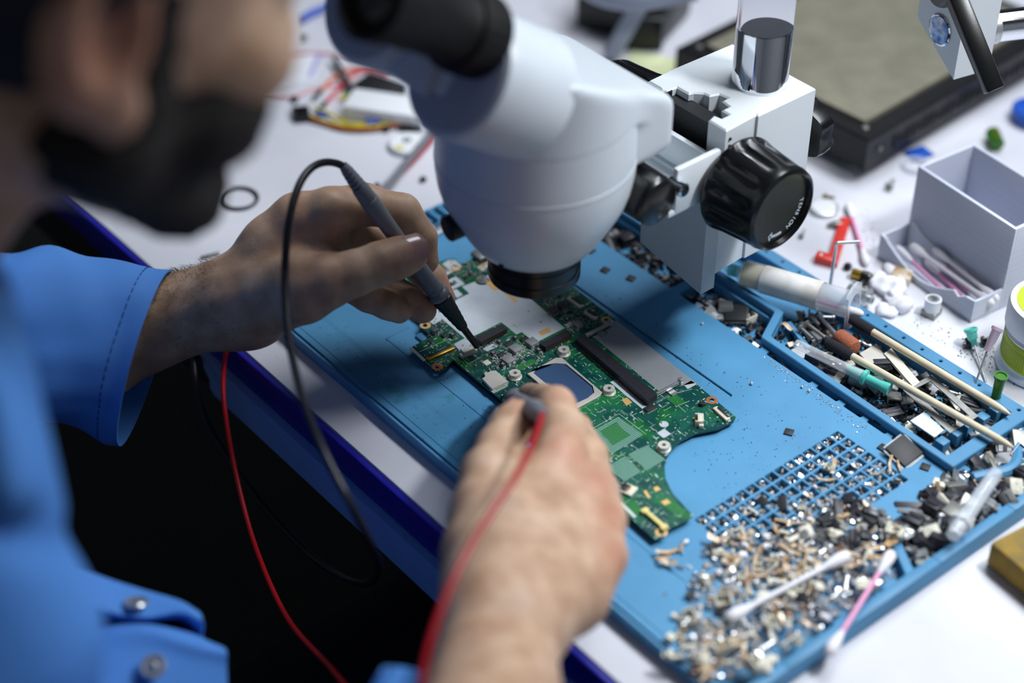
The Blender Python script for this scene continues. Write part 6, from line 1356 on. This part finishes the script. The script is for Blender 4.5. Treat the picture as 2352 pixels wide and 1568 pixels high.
# jacket
def loft(rings, nseg=48, fold=2.2, seed=0, sub=6):
    """rings: (centre, half-height vector, half-depth vector) -> open flattened tube as grid"""
    C_ = crv([r[0] for r in rings], sub); V2 = crv([r[1] for r in rings], sub); D2 = crv([r[2] for r in rings], sub); g = []
    for i, (c, v, d) in enumerate(zip(C_, V2, D2)):
        row = []
        for k in range(nseg+1):
            t = 2*math.pi*k/nseg; p = c+v*math.cos(t)+d*math.sin(t); nrm = (p-c)/np.linalg.norm(p-c); amp = fold*min(1, i/5)
            p = p+nrm*amp*float(wob(p[None].astype(np.float32), .055, seed)[0])+nrm*amp*.5*float(wob(p[None].astype(np.float32), .13, seed+1)[0]); row.append(p)
        g.append(row)
    return g
def ring(top, bot, depth, w): a, b = J(*top, depth), J(*bot, depth); return ((a+b)/2, (a-b)/2, FW*w)
jk = MB(); sl = [ring((392, 622), (278, 1022), 1000, 36), ring((352, 614), (238, 1010), 999, 37), ring((300, 604), (190, 990), 997, 40), ring((215, 588), (125, 975), 992, 44), ring((120, 572), (60, 960), 985, 48), ring((20, 590), (-10, 960), 975, 52), ring((-160, 560), (-190, 960), 950, 56), ring((-420, 500), (-430, 860), 915, 62)]
g_ = loft(sl, 60, 3.4, 4); jk.sheet(g_, 1.1).build('left_sleeve', 'jacket', person, label='loose blue left sleeve with wide cuff', smooth=60)
lp = [[(-90, 740, 622), (-30, 800, 618), (10, 850, 622)], [(-90, 860, 612), (-10, 900, 606), (45, 940, 612)], [(-90, 1000, 606), (5, 1040, 600), (75, 1070, 608)], [(-90, 1130, 604), (10, 1150, 600), (92, 1150, 610)], [(-90, 1220, 612), (0, 1225, 610), (52, 1212, 618)]]
lg = [crv([J(*p) for p in r_], 6) for r_ in lp]; lg = [crv(list(c), 6) for c in zip(*lg)]
MB().sheet(lg, 2.0).build('lapel', 'jacket', person, label='broad front flap of the blue jacket', smooth=60)
st = MB()
for off in (7, ):
    row = g_[off]
    for k in range(0, 60, 1):
        a, b = np.array(row[k]), np.array(row[k+1]); c = np.mean(row, 0); n_ = (a-c)/np.linalg.norm(a-c)
        st.tube([a+n_*.9, (a*.4+b*.6)+n_*.9], .35, 4)
st.build('cuff_stitching', 'thread', person, kind='stuff')
sr = [(J(1082, 1640, 752), (J(1010, 1560, 752)-J(1150, 1720, 752))*.55, FW*36-UP*6)]
def ring2(c, ax, r1, r2, tilt=0): F_ = frame(ax, FW); return (c, F_[:, 0]*r1, F_[:, 1]*r2)
axr = RARM[2][0]-RARM[3][0]
rs_ = [(J(1085, 1625, 760), -RT*38+UP*16, -FW*40), (J(1060, 1700, 738), -RT*42+UP*14, -FW*43), (J(1000, 1850, 705), -RT*48+UP*20, -FW*50), (J(900, 2000, 680), -RT*50+UP*30, -FW*54), (J(560, 2250, 620), -RT*30+UP*50, -FW*56), (J(60, 2400, 620), -RT*20+UP*60, -FW*58), (SHR, -RT*10+UP*60, -FW*60)]
MB().sheet(loft(rs_, 48, 3, 9), 1.2).build('right_sleeve', 'jacket', person, smooth=60)
def jack_f(P):
    d = chain(P, [(J(-195, 690, 668), 30.0), (J(-197, 800, 660), 34.0), (J(-175, 950, 652), 37.0), (J(-157, 1120, 648), 39.5), (J(-127, 1300, 655), 40.0), (J(-60, 1480, 668), 42.0), (J(-60, 1700, 690), 46.0)], 16)
    d = smin(d, rcone(P, CHEST, PEL*.6+CHEST*.4, 118, 122), 30); d = smin(d, rcone(P, NK*.75+CHEST*.25, CHEST, 76, 110), 20); d = smin(d, rcone(P, CHEST, SHL, 80, 60), 30); d = smin(d, rcone(P, CHEST, SHR, 80, 62), 30)
    w = 4.2*wob(P, .028, 12)+2.2*wob(P, .06, 13)
    crease = 5*np.exp(-(((P-J(60, 1230, 640).astype(np.float32)) @ (UP*.9+RT*.42).astype(np.float32))/7)**2)*np.clip(1-np.linalg.norm(P-J(60, 1230, 640).astype(np.float32), axis=-1)/70, 0, 1)
    hole = rcone(P, hw(0, -20, -40), hw(0, -20, -40)*.45+NK*.55, 60, 58)
    return smax(d+w+crease, -hole, 6)
jl = np.array([CHEST, PEL*.6+CHEST*.4, SHL, SHR, J(-195, 690, 668), J(-60, 1700, 690)])
V_, Q_ = nets(jack_f, jl.min(0)-135, jl.max(0)+135, 5.0); np_mesh('jacket', V_, Q_, 'jacket', person, PB, relax=1)
rows = [[(150, 1290, 855), (235, 1326, 867), (330, 1356, 874), (410, 1380, 874), (452, 1404, 872)], [(160, 1340, 848), (245, 1372, 857), (330, 1392, 865), (412, 1398, 867), (462, 1414, 867)], [(170, 1380, 843), (250, 1410, 853), (335, 1420, 860), (415, 1408, 865), (468, 1436, 867)],
        [(190, 1430, 881), (260, 1440, 893), (340, 1438, 898), (420, 1440, 893), (467, 1474, 874)], [(200, 1452, 855), (270, 1438, 855), (350, 1440, 855), (440, 1466, 855), (516, 1492, 855)], [(200, 1510, 843), (280, 1500, 845), (360, 1500, 848), (440, 1520, 850), (521, 1535, 853)], [(200, 1640, 829), (280, 1630, 833), (360, 1630, 838), (440, 1640, 843), (522, 1650, 848)]]
gr_ = [crv([J(*p) for p in r_], 6) for r_ in rows]; gc = list(zip(*gr_)); gg = [crv(list(c), 5) for c in gc]
MB().sheet(gg, 1.4).build('jacket_hem', 'jacket', person, label='folded open hem of the blue jacket with snaps', smooth=60)
for (px, py, dd, n_) in ((312, 1384, 858, UP*.95-FW*.25), (352, 1530, 838, UP*.45-FW*.85)):
    c = J(px, py, dd); n_ = n_/np.linalg.norm(n_)
    MB().lathe([(6.0, -.4), (6.2, .4), (5.3, 1.3), (4.2, 1.1), (3.8, .2), (2.5, .2), (2.2, 1.9), (1.3, 2.2), (1.1, .9), (.1, .8)], c, n_, n=32).build('snap_button', 'steel', person, label='round metal snap button')
# trousers
def tr_f(P):
    d = smin(rcone(P, (60, -500, -215), (10, -40, -230), 92, 68), rcone(P, (240, -500, -215), (290, -50, -230), 92, 68), 30)
    d = smin(d, rcone(P, (60, -520, -190), (240, -520, -190), 105, 105), 40); d = smin(d, rcone(P, (10, -40, -230), (0, 20, -640), 66, 50), 14); d = smin(d, rcone(P, (290, -50, -230), (300, 10, -640), 66, 50), 14)
    return d+4*wob(P, .03, 21)
V_, Q_ = nets(tr_f, (-120, -660, -700), (430, 110, -60), 10.0); np_mesh('trousers', V_, Q_, 'trousers', person, PB, relax=1)
sh = MB()
for x in (0, 300): sh.box((x, 60, -705), (92, 260, 84), None, 30)
sh.build('shoes', 'black_rubber', person, kind='stuff')
# ---------------------------------------------------------------- chair
ch = thing('office_chair', 'black office chair with armrest in the dark under the left sleeve', 'chair', (150, -480, -750))
MB().box((150, -470, -345), (480, 470, 80), None, 30).build('seat', 'chair_cloth', ch); MB().box((150, -760, -20), (430, 60, 520), eul(-.15, 0, 0), 25).build('backrest', 'chair_cloth', ch)
MB().cyl((150, -470, -690), (150, -470, -380), 28).build('gas_column', 'chair', ch)
for i in range(5):
    a = 2*math.pi*i/5+.3; e = np.array((150+290*math.cos(a), -470+290*math.sin(a), -700)); MB().tube([(150, -470, -680), e], [26, 18], 10).build('base_arm', 'chair', ch); MB().sphere(e-np.array((0, 0, 22)), 27, 14, (1, 1, 1)).build('castor', 'chair', ch)
ap = [J(250, 860, 1160), J(455, 985, 1160)]
for sx in (-1, 1):
    x = 150+sx*270
    MB().box((x, -400, -135), (70, 280, 34), None, 14).build('armrest', 'chair', ch); MB().tube(crv([(x, -400, -150), (x+sx*6, -410, -240), (x-sx*60, -440, -345)], 6), 16, 10).build('armrest_support', 'chair', ch)
